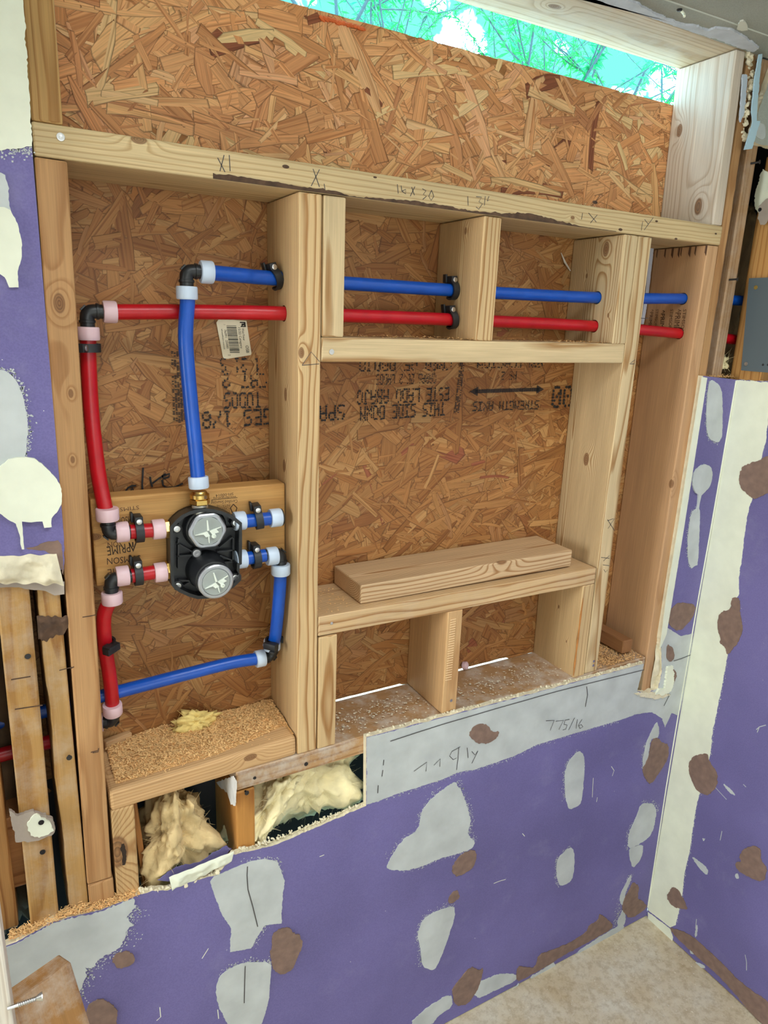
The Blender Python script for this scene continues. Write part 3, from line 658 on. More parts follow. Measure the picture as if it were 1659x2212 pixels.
for q in ([(1598, 1024), (1604, 1009), (1619, 1000), (1642, 995), (1651, 987), (1668, 984), (1668, 1060), (1648, 1070), (1631, 1078), (1617, 1070), (1602, 1056), (1597, 1041)],
          [(1561, 1319), (1577, 1317), (1580, 1300), (1583, 1290), (1599, 1292), (1599, 1323), (1606, 1358), (1596, 1384), (1581, 1405), (1571, 1415), (1568, 1398), (1555, 1389), (1558, 1381), (1551, 1358), (1551, 1337)],
          [(1529, 1626), (1532, 1643), (1551, 1672), (1550, 1696), (1531, 1719), (1515, 1713), (1503, 1704), (1489, 1670), (1489, 1646), (1500, 1632)],
          [(1453, 1914), (1467, 1922), (1485, 1959), (1483, 1965), (1455, 1959), (1439, 1938)],
          [(1612, 1830), (1629, 1826), (1645, 1834), (1643, 1857), (1659, 1876), (1649, 1906), (1617, 1894), (1592, 1878), (1589, 1862), (1603, 1862), (1596, 1848)],
          [(1448, 2003), (1467, 2008), (1499, 2024), (1522, 2045), (1555, 2075), (1601, 2123), (1670, 2170), (1670, 2225), (1643, 2209), (1603, 2165), (1578, 2133), (1543, 2098), (1508, 2068), (1467, 2029), (1453, 2015)]):
    tp(rp_, Q, q, TORN, h=.0018, amp=.0020)
for q in ([(1490, 2050), (1498, 2054), (1499, 2062), (1492, 2060)], [(1500, 2076), (1522, 2085), (1524, 2092), (1508, 2088)], [(1477, 2056), (1488, 2068), (1484, 2068)], [(1588, 1888), (1594, 1886), (1597, 1898), (1590, 1898)], [(1517, 1810), (1524, 1811), (1520, 1818)], [(1505, 1995), (1508, 2008), (1503, 2026), (1501, 2020)], [(1492, 1846), (1530, 1876), (1528, 1892), (1510, 1875)], [(1560, 1690), (1580, 1705), (1590, 1720), (1575, 1712)]):
    cp(rp_, Q, q, SKIM, h=.0006, amp=.0016)
for k, par in (('b', low), ('r', rp_)):
    if k in SPECK: o = link('compound_fleck', SPECK[k], SKIM, par); o['kind'] = 'stuff'
stroke(rp_, Q, [[(1545, 1700), (1556, 1712), (1570, 1727)], [(1634, 1576), (1641, 1570), (1655, 1566)], [(1636, 1582), (1640, 1572)], [(1610, 2062), (1613, 2078), (1613, 2096)], [(1560, 1795), (1556, 1815)], [(1505, 1985), (1503, 2005)], [(1606, 1694), (1612, 1700)], [(1468, 1790), (1466, 1806), (1461, 1828)]], .0018, SKIM, 'scuff_mark', h=.0008)
# ---- upper right remnant and the ragged joint below the ceiling
cp(upr, B, [(1634, 262), (1652, 270), (1653, 296), (1646, 302), (1636, 298), (1628, 288)], SKIM, amp=.0005)
patch('cut_edge', upr, B, [(1638, 118), (1644, 117), (1639, 165), (1634, 222), (1632, 262), (1640, 262), (1622, 322), (1606, 324), (1624, 264), (1622, 235), (1629, 165)], plain('pale_blue_paper_edge', srgb(176, 206, 222), .8), h=.0025, amp=.0012)
def rubble(name, parent, path, m, r=.006, n=60, rng=R, dr=.004, kind='stuff'):
    """crumbs and chips of broken board strewn along a path"""
    bm = bmesh.new(); P = [Vector(p) for p in path]
    seg = [(P[i + 1] - P[i]).length for i in range(len(P) - 1)]; tot = sum(seg)
    for _ in range(n):
        d = rng.random() * tot; i = 0
        while i < len(seg) - 1 and d > seg[i]: d -= seg[i]; i += 1
        c = P[i].lerp(P[i + 1], d / max(seg[i], 1e-9)) + Vector((rng.gauss(0, dr), rng.gauss(0, dr), rng.gauss(0, dr)))
        s = r * rng.uniform(.35, 1.2)
        ret = bmesh.ops.create_icosphere(bm, subdivisions=1, radius=s)
        A = Matrix.Rotation(rng.random() * 6, 3, Vector((rng.random() + .01, rng.random(), rng.random()))) @ Matrix.Diagonal((rng.uniform(.5, 1.5), rng.uniform(.4, 1), rng.uniform(.5, 1.4)))
        for v in ret['verts']: v.co = c + A @ (v.co * rng.uniform(.75, 1.15))
    o = link(name, bm, m, parent)
    if kind: o['kind'] = kind
    return o
rubble('gypsum_crumb', upr, [PY(1618, 118, .0), PY(1622, 160, .0), PY(1612, 220, .0), PY(1608, 262, .0), PY(1606, 300, .002)], GYPSUM, .0062, 70, dr=.003)
cp(upr, dict(P=B['P'], to3=lambda p, h: Vector((p.x, -.002 - h, p.y))), [(1613, 158), (1622, 160), (1620, 200), (1616, 240), (1608, 262), (1607, 250), (1610, 200)], plain('painted_chip', srgb(188, 200, 214), .7), h=.003, amp=.002)
PXS = plane_x(XR + .005)
patch('hanging_scrap', wrt, PXS, [(1650, 366), (1660, 374), (1672, 378), (1672, 432), (1654, 450), (1644, 462), (1634, 452), (1632, 432), (1638, 402), (1644, 384)], CREAM, h=.004, amp=.002)
fl_ = patch('hanging_scrap', wrt, plane_x(XR), [(1640, 446), (1656, 430), (1672, 424), (1672, 456), (1658, 478), (1652, 486), (1644, 486), (1638, 470)], GREYPAPER, h=.002, amp=.0015)
screw(fl_, PX(1642, 453, XR - .0022), (-1, 0, 0), .0040)
# ceiling edge: rough lip of compound over the header, bead line and a bent nail
CEIL = dict(P=lambda u, v: (lambda q: Vector((q.x, q.y)))(PZ(u, v, 2.153)), to3=lambda p, h: Vector((p.x, p.y, 2.153 - h)))
lip = [(1040, -60), (1330, -12), (1380, 4), (1398, 16), (1420, 28), (1470, 48), (1500, 52), (1530, 62), (1546, 56), (1580, 60), (1612, 78), (1640, 100), (1628, 108), (1600, 100), (1560, 84), (1500, 66), (1440, 45), (1380, 25), (1320, 6), (1200, -38)]
patch('compound_patch', ce, CEIL, lip, plain('bluish_compound', srgb(190, 194, 202), .8, bump=.6, bscale=110, var=.12), h=.0035, amp=.0022)
patch('compound_patch', ce, CEIL, [(1592, 60), (1598, 44), (1606, 42), (1614, 52), (1616, 62), (1602, 64)], plain('cream_compound', srgb(206, 206, 192), .8), h=.002, amp=.0012)
bm = bmesh.new(); add_tube(bm, [PZ(1400, -16, 2.1527), PZ(1440, 0, 2.1527), PZ(1550, 38, 2.1527), PZ(1668, 80, 2.1527)], .0014, 8)
link('bead_line', bm, plain('bead_paint', srgb(190, 194, 184), .7), ce)
bm = bmesh.new(); q = PZ(1468, 20, 2.153); add_lathe(bm, q, (0, 0, -1), [(-.002, .004), (0, .0046), (.002, .0046), (.0032, .003)], 16)
link('nail', bm, DARKSTEEL, ce)
bm = bmesh.new(); add_tube(bm, spline([q + Vector((.004, 0, -.001)), q + Vector((.008, -.004, -.007)), q + Vector((.005, -.008, -.012))], 5), .0022, 8); link('hanging_chip', bm, CREAM, ce)

# ------------------------------------------------------------------ sheathing board with its strands and stamps
osb = empty('sheathing_board', (.3, D, .84), 'strand board sheathing stamped upside down, closing the back of all the bays', 'board')
XA, XB, ZTOP = -.615, 1.24, 2.084
bot = [(XA, .80), (.03, .80), (.035, .853)]
x = .05
while x < XB:
    bot.append((x, .8470 + .0040 * max(0, mn.noise(Vector((x * 22, 1, 0)))) + (.0004 if (.12 < x < .30 or .44 < x < .60) else -.004))); x += .008
outl = [Vector(p) for p in bot] + [Vector((XB, .84)), Vector((XB, ZTOP + .004))]
x = XB
while x > XA: outl.append(Vector((x, ZTOP + .0015 * mn.noise(Vector((x * 60, 4, 0)))))); x -= .012
bm = bmesh.new(); prism(bm, outl, lambda p, h: Vector((p.x, D + .0015 - h, p.y)), 0, base=-.0115)
link('board_core', bm, plain('strand_board_core', srgb(172, 116, 64), .7, var=.25, vscale=60), osb)
def strands():
    bm = bmesh.new(); tone = bm.loops.layers.float_color.new('tone'); rim = bm.loops.layers.float_color.new('rim'); uv = bm.loops.layers.uv.new('UVMap')
    rng = random.Random(21); N_ = 6200
    PAL = [srgb(206, 150, 92), srgb(196, 138, 82), srgb(184, 126, 72), srgb(214, 164, 106), srgb(186, 128, 76), srgb(200, 146, 96), srgb(176, 118, 70), srgb(212, 164, 108)]
    for i in range(N_):
        f = i / N_
        if f < .35: ln = rng.uniform(.11, .24); wd = rng.uniform(.022, .060)
        elif f < .82: ln = rng.uniform(.06, .17); wd = rng.uniform(.012, .038)
        else: ln = rng.uniform(.025, .10); wd = rng.uniform(.0025, .012)
        cx = rng.uniform(XA, XB); cz = rng.uniform(.80, ZTOP)
        a = rng.gauss(0, .62) if rng.random() < .72 else rng.uniform(0, math.pi)
        ca, sa = math.cos(a), math.sin(a)
        sl = rng.uniform(-.35, .35) * wd; jag = rng.uniform(.04, .16) * ln * (.4 if rng.random() < .5 else 1)
        bow = rng.uniform(-.05, .05) * ln
        pts = [(-ln / 2, -wd / 2 + sl), (-ln / 6, -wd / 2 + bow), (ln / 6, -wd / 2 * rng.uniform(.85, 1.1) + bow), (ln / 2 - jag * rng.random(), -wd / 2 * rng.uniform(.7, 1)), (ln / 2, rng.uniform(-.3, .3) * wd), (ln / 2 - jag * rng.random(), wd / 2 * rng.uniform(.7, 1)), (ln / 6, wd / 2 * rng.uniform(.85, 1.1) + bow), (-ln / 6, wd / 2 + bow), (-ln / 2 + jag * rng.random(), wd / 2 * rng.uniform(.6, 1) + sl), (-ln / 2 + jag * .4, rng.uniform(-.2, .2) * wd)]
        y0 = D + .0014 - .0016 * f; tx = rng.gauss(0, .004); tz = rng.gauss(0, .022)
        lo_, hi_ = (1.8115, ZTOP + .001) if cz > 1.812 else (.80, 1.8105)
        def W3(p):
            X = cx + p[0] * ca - p[1] * sa; Z = cz + p[0] * sa + p[1] * ca
            zb = .8005 if X < .034 else .8510
            return Vector((min(max(X, XA), XB), y0 + p[0] * tx + p[1] * tz, min(max(Z, zb, lo_), hi_)))
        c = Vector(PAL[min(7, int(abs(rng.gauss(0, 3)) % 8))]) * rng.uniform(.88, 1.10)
        c = Vector((min(.86, c.x * 1.42), c.y * 1.48, c.z * 1.85)) if cz > 1.812 else Vector((c.x * .66, c.y * .63, c.z * .58))  # light painted into the tone: upper strands lifted and pinker, lower ones darkened
        if rng.random() < .010: c = Vector(srgb(150, 88, 58))
        ctr_ = [(-ln * .28, bow * .5), (ln * .28, bow * .5)]
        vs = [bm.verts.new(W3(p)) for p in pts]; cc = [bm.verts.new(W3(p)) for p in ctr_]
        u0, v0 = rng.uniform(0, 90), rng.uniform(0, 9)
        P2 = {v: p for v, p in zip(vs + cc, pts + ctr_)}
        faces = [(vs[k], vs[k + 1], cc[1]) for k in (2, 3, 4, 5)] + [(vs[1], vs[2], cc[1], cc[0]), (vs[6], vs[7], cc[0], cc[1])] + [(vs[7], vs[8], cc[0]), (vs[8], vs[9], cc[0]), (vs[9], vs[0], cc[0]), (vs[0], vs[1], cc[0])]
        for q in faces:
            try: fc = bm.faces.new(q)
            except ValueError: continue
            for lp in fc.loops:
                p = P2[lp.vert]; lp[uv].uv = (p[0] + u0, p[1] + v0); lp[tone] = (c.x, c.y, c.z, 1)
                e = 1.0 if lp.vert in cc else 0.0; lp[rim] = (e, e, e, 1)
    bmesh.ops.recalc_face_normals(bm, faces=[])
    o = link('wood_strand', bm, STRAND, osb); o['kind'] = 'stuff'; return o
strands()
SF = D - .0021            # printed face of the strand board
def osb_text(rows, m=BLACKINK, keep=.93):
    for t_, (u0, v0), (u1, v1), hgt in rows:
        bm = bmesh.new(); a = PY(u0, v0, SF); b = PY(u1, v1, SF); ux = (b - a); wd = ux.length; ux.normalize()
        add_dots(bm, t_, a, ux, Vector((-ux.z, 0, ux.x)), wd, hgt, keep)
        link('ink_stamp', bm, m, osb)['kind'] = 'stuff'
# the stamps read upside down: reading runs to the left, letters hang down
osb_text([('THIS SIDE DOWN', (961, 870), (777, 880), .024), ('ESTE LADO ABAJO', (970, 838), (771, 845), .024),
          ('SPACE EDGES 1/8', (743, 876), (434, 892), .025), ('TODOS', (562, 849), (482, 850), .024),
          ('STRENGTH AXIS', (1164, 866), (1021, 869), .017)])
osb_text([('THIRD ROW 2', (940, 806), (811, 806), .022)][:0] + [('CAT 2', (575, 808), (478, 808), .022), ('1 21 S', (560, 775), (474, 775), .021), ('CARA DE ABAJO', (975, 778), (775, 780), .018), ('APLICACION', (1172, 778), (1030, 779), .014), ('PS 2', (1116, 803), (1083, 804), .015), ('CARAS DE 2 LADOS', (942, 808), (812, 810), .017)], keep=.72)
bm = bmesh.new()
a = PY(1016, 846, SF); b = PY(1174, 841, SF); ux = (b - a).normalized(); uy = Vector((-ux.z, 0, ux.x)); ln = (b - a).length
k = .012
while k < ln - .012:
    w_ = .0038
    vs = [bm.verts.new(a + ux * (k + dx) + uy * dy) for dx, dy in ((0, -w_), (.0021, -w_), (.0021, w_), (0, w_))]; bm.faces.new(vs); k += .0027
for e, s in ((a, 1), (b, -1)):
    for j in range(7):
        w_ = .0012 + j * .0013
        vs = [bm.verts.new(e + ux * s * (j * .0028 + dx) + uy * dy) for dx, dy in ((0, -w_), (.0022, -w_), (.0022, w_), (0, w_))]; bm.faces.new(vs)
link('ink_arrow', bm, BLACKINK, osb)
for (u0, v0), (u1, v1), cols in (((997, 782), (984, 893), 3), ((380, 760), (385, 915), 5), ((1235, 830), (1190, 872), 0)):
    a = PY(u0, v0, SF); b = PY(u1, v1, SF)
    if cols:
        bm = bmesh.new()
        d = (b - a); n_ = Vector((d.normalized().z, 0, -d.normalized().x)) * (1 if d.z < 0 else -1)
        rows = int(d.length / .0022)
        for c_ in range(cols):
            for r_ in range(rows):
                if R.random() < .30 + .3 * (mn.noise(Vector((c_ * 3.1, r_ * .13, 2))) > .25): continue
                p = a + d * (r_ / rows) + n_ * (c_ - cols / 2) * .0042
                s = .0012; bm.faces.new([bm.verts.new(p + Vector((x * R.uniform(1, 1.9), 0, z)) * s) for x, z in ((-1, -.6), (1, -.7), (1.1, .6), (-.9, .7))])
        link('ink_stamp', bm, BLACKINK, osb)
osb_text([('00', (1236, 835), (1192, 838), .042)], keep=.85)
# marker word on the board above the valve backing
stroke(osb, plane_y(D - .0018), [[(268, 1066), (276, 1054), (285, 1049), (294, 1049)], [(281, 1063), (287, 1052), (288, 1062)], [(309, 1010), (308, 1030), (307, 1046), (308, 1060)], [(324, 1030), (326, 1042), (329, 1052)], [(329, 1044), (345, 1032), (358, 1026), (366, 1023), (365, 1030), (353, 1034), (350, 1028), (358, 1023)], [(350, 1036), (352, 1048), (360, 1053), (378, 1052), (395, 1044)]], .0030, BLACKINK, 'marker_word', h=.0006)
# barcode label
LP = plane_y(D - .0019)
lab = patch('paper_label', osb, LP, [(467, 697), (471, 691), (480, 689), (532, 693), (543, 763), (541, 767), (492, 775), (483, 774), (481, 770)], LABELP, h=.0006, amp=.0)
lab['label'] = 'white barcode label'
def label_parts():
    o = PY(471, 692, D - .0033); ux_ = (PY(482, 774, D - .0033) - o); uy_ = (PY(532, 693, D - .0033) - o)     # reading runs down the wall
    U = ux_.normalized(); V = uy_.normalized(); Lx = ux_.length; Ly = uy_.length
    bm = bmesh.new()
    def rect(x0, x1, y0, y1):
        bm.faces.new([bm.verts.new(o + U * x + V * y) for x, y in ((x0 * Lx, y0 * Ly), (x1 * Lx, y0 * Ly), (x1 * Lx, y1 * Ly), (x0 * Lx, y1 * Ly))])
    rng = random.Random(4); x = .13
    while x < .86:
        w_ = rng.choice((.006, .006, .012, .018)); rect(x, x + w_, .27, .62); x += w_ + rng.choice((.006, .008, .013, .018))
    for s, x0, x1, y, hh in (('7', .10, .115, .16, .07), ('76391', .24, .44, .17, .075), ('25000', .52, .74, .17, .075), ('2', .90, .93, .2, .08), ('wf.westfraser.com/osb', .22, .76, .07, .05), ('15/32 Category', .18, .74, .67, .085), ('West Fraser', .2, .53, .80, .08), ('OSB', .66, .86, .86, .11)):
        add_text(bm, s, o + U * x0 * Lx + V * y * Ly, U, V, (x1 - x0) * Lx, hh * Ly)
    for q in (((.03, .76), (.03, .93), (.075, .97), (.075, .93), (.055, .90), (.055, .78)), ((.075, .82), (.115, .82), (.165, .76), (.165, .93), (.14, .97), (.14, .82), (.115, .90), (.075, .93))):
        bm.faces.new([bm.verts.new(o + U * x * Lx + V * y * Ly) for x, y in q])
    for x0, x1, y0, y1 in ((.03, .165, .90, .96), (.04, .06, .76, .95), (.095, .11, .80, .95), (.14, .16, .78, .95)): rect(x0, x1, y0, y1)
    return link('label_print', bm, BLACKINK, lab)
label_parts()
patch('back_strip', osb, plane_y(D - .003), [(1403, 531), (1412, 531), (1400, 640), (1390, 700), (1384, 700), (1394, 630)], plain('pale_bluish_strip', srgb(196, 200, 214), .5), h=.0008, amp=.0006)  # thin pale bluish strip at the back of the empty bay
bm = bmesh.new(); add_tube(bm, [PY(1212, 546, D - .006), PY(1220, 566, D - .010), PY(1232, 585, D - .004)], [.0006, .0022, .0012], 6); link('splinter', bm, plain('pale_splinter', srgb(214, 208, 196), .7), osb)
bm = bmesh.new()
for i in range(12):
    u = 690 + i * 8; v = 33 + i * 2.3
    a = PY(u, v + R.uniform(0, 3), D - .002); b = PY(u + 12, v + 6 + R.uniform(0, 9 * (1 - i / 14)), D - .002)
    add_tube(bm, [a, (a + b) / 2, b], [.0018, .0035, .0012], 6)
link('splintered_edge', bm, ORANGE, osb)['kind'] = 'stuff'

# ------------------------------------------------------------------ framing
def vert(name, label, xt, xb, z0, z1, w=T, d=D, y=0., **k):
    return lumber(name, label, (xb, y, z0), (xt, y, z1), w, d, **k)
def horiz(name, label, x0, x1, za, zb, w=T, d=D, y=0., **k):
    return lumber(name, label, (x0, y, za), (x1, y, zb), w, d, **k)
S0 = .8463; ZP = 1.7945; ZH = 1.5876; ZS = 1.1110
stL = vert('stud', 'reddish stud at the left of the red pipes, saw-nicked face, under the long plate', -.328, -.345, .7125, ZP - .001, w=.0375, tint=TAN, pith=(.004, -.085, -1.2), knots=[(PY(128, 655), .0075), (PY(153, 850), .0035), (PY(157, 993), .003)])
stS1 = vert('stud', 'tall fresh stud between the valve bay and the niche', .0195, .0200, S0, ZP - .001, tint=FRESH, pith=(.03, -.1, -1.3), ringgain=.95, knots=[(PX(616, 852, .0), .0065), (PX(613, 1006, .0), .0065), (PY(651, 762), .005)])
stS2 = vert('stud', 'tall stud at the right of the niche with a brown knot facing the niche', .7285, .7305, S0, ZP - .001, tint=PALE, pith=(.02, -.12, -1.), ringgain=.95, knots=[(PX(1266, 992, .710), .0085)])
stR3 = vert('stud', 'stained stud right of the empty bay, both pipes entering its side', .9325, .9348, .735, ZP - .001, w=.0345, tint=PINK, ringgain=.35, pith=(.01, -.16, -.8), knots=[(PX(1450, 1045, .917), .006), (PX(1473, 715, .917), .0035)])
stR4 = vert('stud', 'yellowish wavy-edged stud beside the right corner, above the purple strip', .967, .967, .9, 2.152, w=.028, d=.10, y=.002, tint=TAN, wane=.007)
stR5 = vert('stud', 'old corner stud with two black screws standing out, above the purple strip', 1.012, 1.016, .9, 2.152, w=.031, d=.089, y=.001, tint=srgb(190, 152, 112), grime=.25)
stW1 = lumber('stud', 'orange-brown stud carrying the grey steel plate in the right wall', (XR + .0127, -.022, 1.35), (XR + .0127, -.022, 1.985), .075, .089, tint=srgb(226, 170, 100), front=(1, 0, 0), ringgain=.7)
E1 = vert('stud', 'old yellow stud at the far left with a torn paper scrap screwed on', -.414, -.430, .64, 1.85, w=.041, tint=OLD, grime=.3, pith=(.01, -.2, -1))
E2 = vert('stud', 'old split-topped stud tight against the reddish stud, screws in its face', -.3785, -.3805, .64, 1.85, w=.032, y=.004, tint=srgb(208, 164, 102), grime=.25, ringgain=.8, wane=-.006)
plt_ = horiz('header_plate', 'long pencil-marked plate across all the bays under the window slit', -.3465, .9535, ZP + .0195, ZP + .0195, w=.0385, tint=srgb(236, 210, 160), pith=(.06, -.09, -.4), ringgain=.55, knots=[(PY(300, 301), .006), (PY(1237, 470), .003)])
tophd = horiz('window_header', 'pale stained lumber over the window slit, seen from below', -.42, 1.0, 2.172, 2.172, w=T, tint=WHITEW, pith=(-.2, -.07, 0), grime=.35, knots=[((.5, .06, 2.153), .008)])
U1 = vert('stud', 'short upright at the left end of the window slit', -.3265, -.3285, ZP + .039, 2.152, w=.0355, tint=srgb(216, 172, 108), pith=(-.01, .03, -.3), ringgain=.7)
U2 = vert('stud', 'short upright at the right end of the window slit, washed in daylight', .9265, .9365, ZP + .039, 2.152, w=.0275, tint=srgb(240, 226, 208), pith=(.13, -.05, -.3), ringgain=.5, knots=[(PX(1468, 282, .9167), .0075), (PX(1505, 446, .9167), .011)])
Ju = vert('trimmer', 'short trimmer against the tall fresh stud, above the niche', .0588, .0592, ZH, ZP - .001, ringgain=.95, tint=PALE, pith=(.0, -.2, -1))
Jl = vert('trimmer', 'short trimmer against the tall fresh stud, below the niche shelf', .0592, .0592, S0 - .001, ZS - T - .001, w=.037, ringgain=.95, tint=FRESH, pith=(.0, -.12, -.4))
Hn = horiz('niche_header', 'header over the niche with a nail at its end, chips on top', .0395, .7095, ZH - .0195, ZH - .0185, tint=PALE, pith=(.01, -.25, 0), ringgain=.95)
C1 = vert('cripple_stud', 'cripple between niche header and long plate, both pipes pass through', .3560, .3555, ZH, ZP - .001, w=.0375, ringgain=.95, tint=FRESH, pith=(.025, -.06, -.3), knots=[(PX(1007, 499, .3385), .004)])
R1 = vert('cripple_stud', 'short cripple with a big dark knot at the upper right of the niche', .6905, .6920, ZH, ZP - .001, w=.037, ringgain=.95, tint=PALE, pith=(-.02, -.05, -.4), knots=[(PX(1309, 538, .672), .0085), (PX(1267, 596, .672), .003), (PX(1313, 681, .672), .003)])
Sh = horiz('niche_shelf', 'shelf board at the bottom of the niche under the loose block', .0395, .7075, ZS - .018, ZS - .0225, tint=srgb(236, 200, 150), pith=(.03, -.1, 0), ringgain=.95, grime=.1)
C2 = vert('cripple_stud', 'cripple in the middle below the niche shelf, ridged edge', .3335, .3335, S0, ZS - T - .001, w=.0365, tint=srgb(234, 190, 136), pith=(.0, -.2, 0))
R2 = vert('cripple_stud', 'bark-edged cripple below the right end of the niche shelf', .6905, .6935, S0 - .003, ZS - T - .003, w=.0345, tint=FRESH, pith=(.02, -.06, -.2), knots=[(PX(1206, 1311, .673), .003), (PX(1222, 1386, .673), .003)])
Ls = horiz('valve_bay_sill', 'thick sill of the valve bay strewn with sawdust', -.3205, -.0005, .856, .8655, w=.0385, tint=srgb(236, 192, 138), pith=(.05, -.05, 0), bevel=.006, knots=[(PY(541, 1636), .007)])
Rs = horiz('sill_plate', 'weathered grey sill plate along the foot of the niche bays', -.113, .914, .8265, .8265, w=.0385, tint=srgb(206, 164, 116), grime=.72, ringgain=.7)
Kn = vert('cripple_stud', 'swirly grained cripple with a dark knot hole under the valve bay sill', -.302, -.304, .45, .8385, w=.0365, tint=srgb(224, 186, 132), pith=(.06, -.06, -.2), ringgain=.75, knots=[(PY(262, 1838) + Vector((-.006, 0, 0)), .018)])
bm = bmesh.new(); prism(bm, rough_poly([FRONT0['P'](*p) for p in ((262, 1824), (268, 1822), (272, 1836), (273, 1856), (270, 1868), (264, 1869), (265, 1850), (260, 1836))], .0008, .003), FRONT0['to3'], .0005); link('knot_hole', bm, plain('dark_knot', (.03, .016, .008), .9), Kn)
So = vert('packing_block', 'short packing block beneath the reddish stud', -.3437, -.3437, .45, .7108, w=.039, tint=TAN, ringgain=.6)
Om = vert('stud', 'old orange stud with a white-smeared side between the insulation bays', -.0975, -.0995, .30, .8035, w=.035, tint=srgb(214, 152, 78), ringgain=.8, pith=(0, -.3, 0))
Bk = lumber('backing_block', 'stamped backing board behind the mixing valve', (-.309, .054, 1.2735), (-.0008, .054, 1.2735), .140, T, tint=srgb(224, 172, 104), pith=(.0, -.30, 0), ringgain=.35, knots=[(PY(204, 1160, .054), .006)])
Lb = lumber('loose_block', 'loose offcut lying on the niche shelf', (.1325, .0195, ZS + .0195), (.6520, .0225, ZS + .0195), .0375, .1165, tint=srgb(238, 204, 160), pith=(.03, -.05, 0), ringgain=.95, knots=[(PY(1085, 1222, .02) + Vector((0, 0, .014)), .011)])
Sb = lumber('small_offcut', 'small dark offcut lying in the empty bay at the right', (.858, .025, .871), (.858, .136, .871), .034, .032, tint=srgb(178, 128, 84), front=(1, 0, 0), ringgain=.6)
# boring for the pipes
HB = {'S1': [(0, .077, 1.6745), (0, .062, 1.621)], 'C1': [(.34, .074, 1.674), (.34, .068, 1.623)], 'R1': [(.69, .056, 1.677), (.69, .056, 1.621)], 'R3': [(.93, .044, 1.686), (.93, .041, 1.613)]}
for st, k in ((stS1, 'S1'), (C1, 'C1'), (R1, 'R1'), (stR3, 'R3')):
    drill(st, [(c, (1, 0, 0), .0128, .06) for c in HB[k]])
drill(stS2, [((.73, .054, 1.679), (1, 0, 0), .0128, .06), ((.73, .053, 1.6195), (1, 0, 0), .0128, .06)])
drill(Ju, [((.059, .077, 1.6745), (1, 0, 0), .0128, .06), ((.059, .062, 1.621), (1, 0, 0), .0128, .06)])
drill(stR5, [((1.014, .040, 1.69), (1, 0, 0), .0135, .06), ((1.014, .038, 1.607), (1, 0, 0), .0135, .06)])
drill(stR4, [((.967, .042, 1.688), (1, 0, 0), .0135, .06), ((.967, .040, 1.610), (1, 0, 0), .0135, .06)])

# pencil marks, wane, bark, stamps on the boards
F0 = FRONT0
stroke(plt_, F0, [[(470, 341), (486, 372)], [(484, 335), (475, 370)], [(495, 335), (497, 370)], [(676, 365), (690, 404)], [(690, 366), (672, 402)], [(700, 397), (702, 411)],
                  [(858, 398), (860, 418)], [(866, 401), (868, 413), (876, 419), (876, 409), (868, 413)], [(889, 404), (895, 422)], [(896, 403), (886, 424)], [(912, 408), (920, 412), (914, 420), (921, 424), (913, 431)], [(932, 411), (926, 424), (931, 433), (937, 424), (932, 411)],
                  [(1010, 424), (1011, 444)], [(1028, 425), (1040, 426), (1034, 436), (1042, 440), (1034, 452), (1028, 447)], [(1048, 424), (1046, 444)], [(1056, 424), (1052, 434), (1058, 432), (1052, 434)],
                  [(1258, 460), (1256, 474)], [(1271, 460), (1288, 480)], [(1290, 464), (1275, 482)], [(1388, 478), (1385, 498)], [(1392, 474), (1400, 484)], [(1411, 470), (1391, 497)]], .0012)
bm = bmesh.new()
topl = [(460, 374), (520, 381), (560, 388), (640, 402), (720, 412), (760, 424), (840, 430), (900, 434), (960, 444), (1000, 452), (1060, 460), (1100, 460), (1150, 462), (1200, 476), (1260, 490), (1330, 503)]
pts = [F0['P'](*p) for p in topl]; pts = rough_poly(pts, .002, .004, closed=False) + [pts[-1]]
zb_ = ZP + .0006
prism(bm, [Vector((p.x, max(p.y, zb_ + .0008))) for p in pts] + [Vector((pts[-1].x, zb_)), Vector((pts[0].x, zb_))], F0['to3'], .0012)
link('waney_edge', bm, BARK, plt_)
screw(plt_, PY(131, 296), (0, -1, 0), .005, m=STEEL)
for p, r in (((617, 360), .0025), ((810, 383), .0015), ((1285, 437), .003), ((1418, 478), .0018), ((1546, 505), .0016), ((1460, 516), .002), ((1340, 496), .0025)):
    bm = bmesh.new(); q = PY(*p); add_lathe(bm, q + Vector((0, -.0004, 0)), (0, -1, 0), [(0, r), (.0003, r * .9)], 10)
    for v in bm.verts: v.co.x = q.x + (v.co.x - q.x) * 2.2
    link('nail_hole', bm, BARK, plt_)
stroke(stS2, F0, [[(1384, 687), (1394, 688), (1400, 687)], [(1362, 784), (1372, 777), (1370, 786), (1360, 786)], [(1312, 1122), (1327, 1146)], [(1327, 1120), (1313, 1142)], [(1325, 1120), (1312, 1125)], [(1298, 1204), (1316, 1206)], [(1303, 1212), (1316, 1200)], [(1302, 1220), (1316, 1222)], [(1304, 1230), (1308, 1236), (1312, 1231)]], .0012)
stroke(stS1, F0, [[(652, 789), (689, 786)], [(653, 788), (672, 760), (690, 781)]], .001)
stroke(stL, F0, [[(178, 1333), (192, 1331), (207, 1328)], [(152, 1444), (160, 1440)], [(196, 1625), (211, 1621)], [(213, 1616), (212, 1624), (200, 1626)]], .0016, BARK)
stroke(E1, F0, [[(24, 1468), (66, 1461)], [(32, 1532), (92, 1523)]], .002, BARK); stroke(E2, F0, [[(128, 1448), (155, 1441)]], .0016, BARK)
for par, p in ((E1, (60, 1417)), (E2, (149, 1633)), (E1, (92, 1839)), (E1, (89, 1776))): screw(par, PY(*p), (0, -1, 0), .0042, stand=.0042 if p == (149, 1633) else .001)
for p in ((1583, 605), (1630, 355)): screw(stR5, PY(*p) + Vector((-.012, 0, 0)), (.25, -1, .05), .0042, stand=.016)
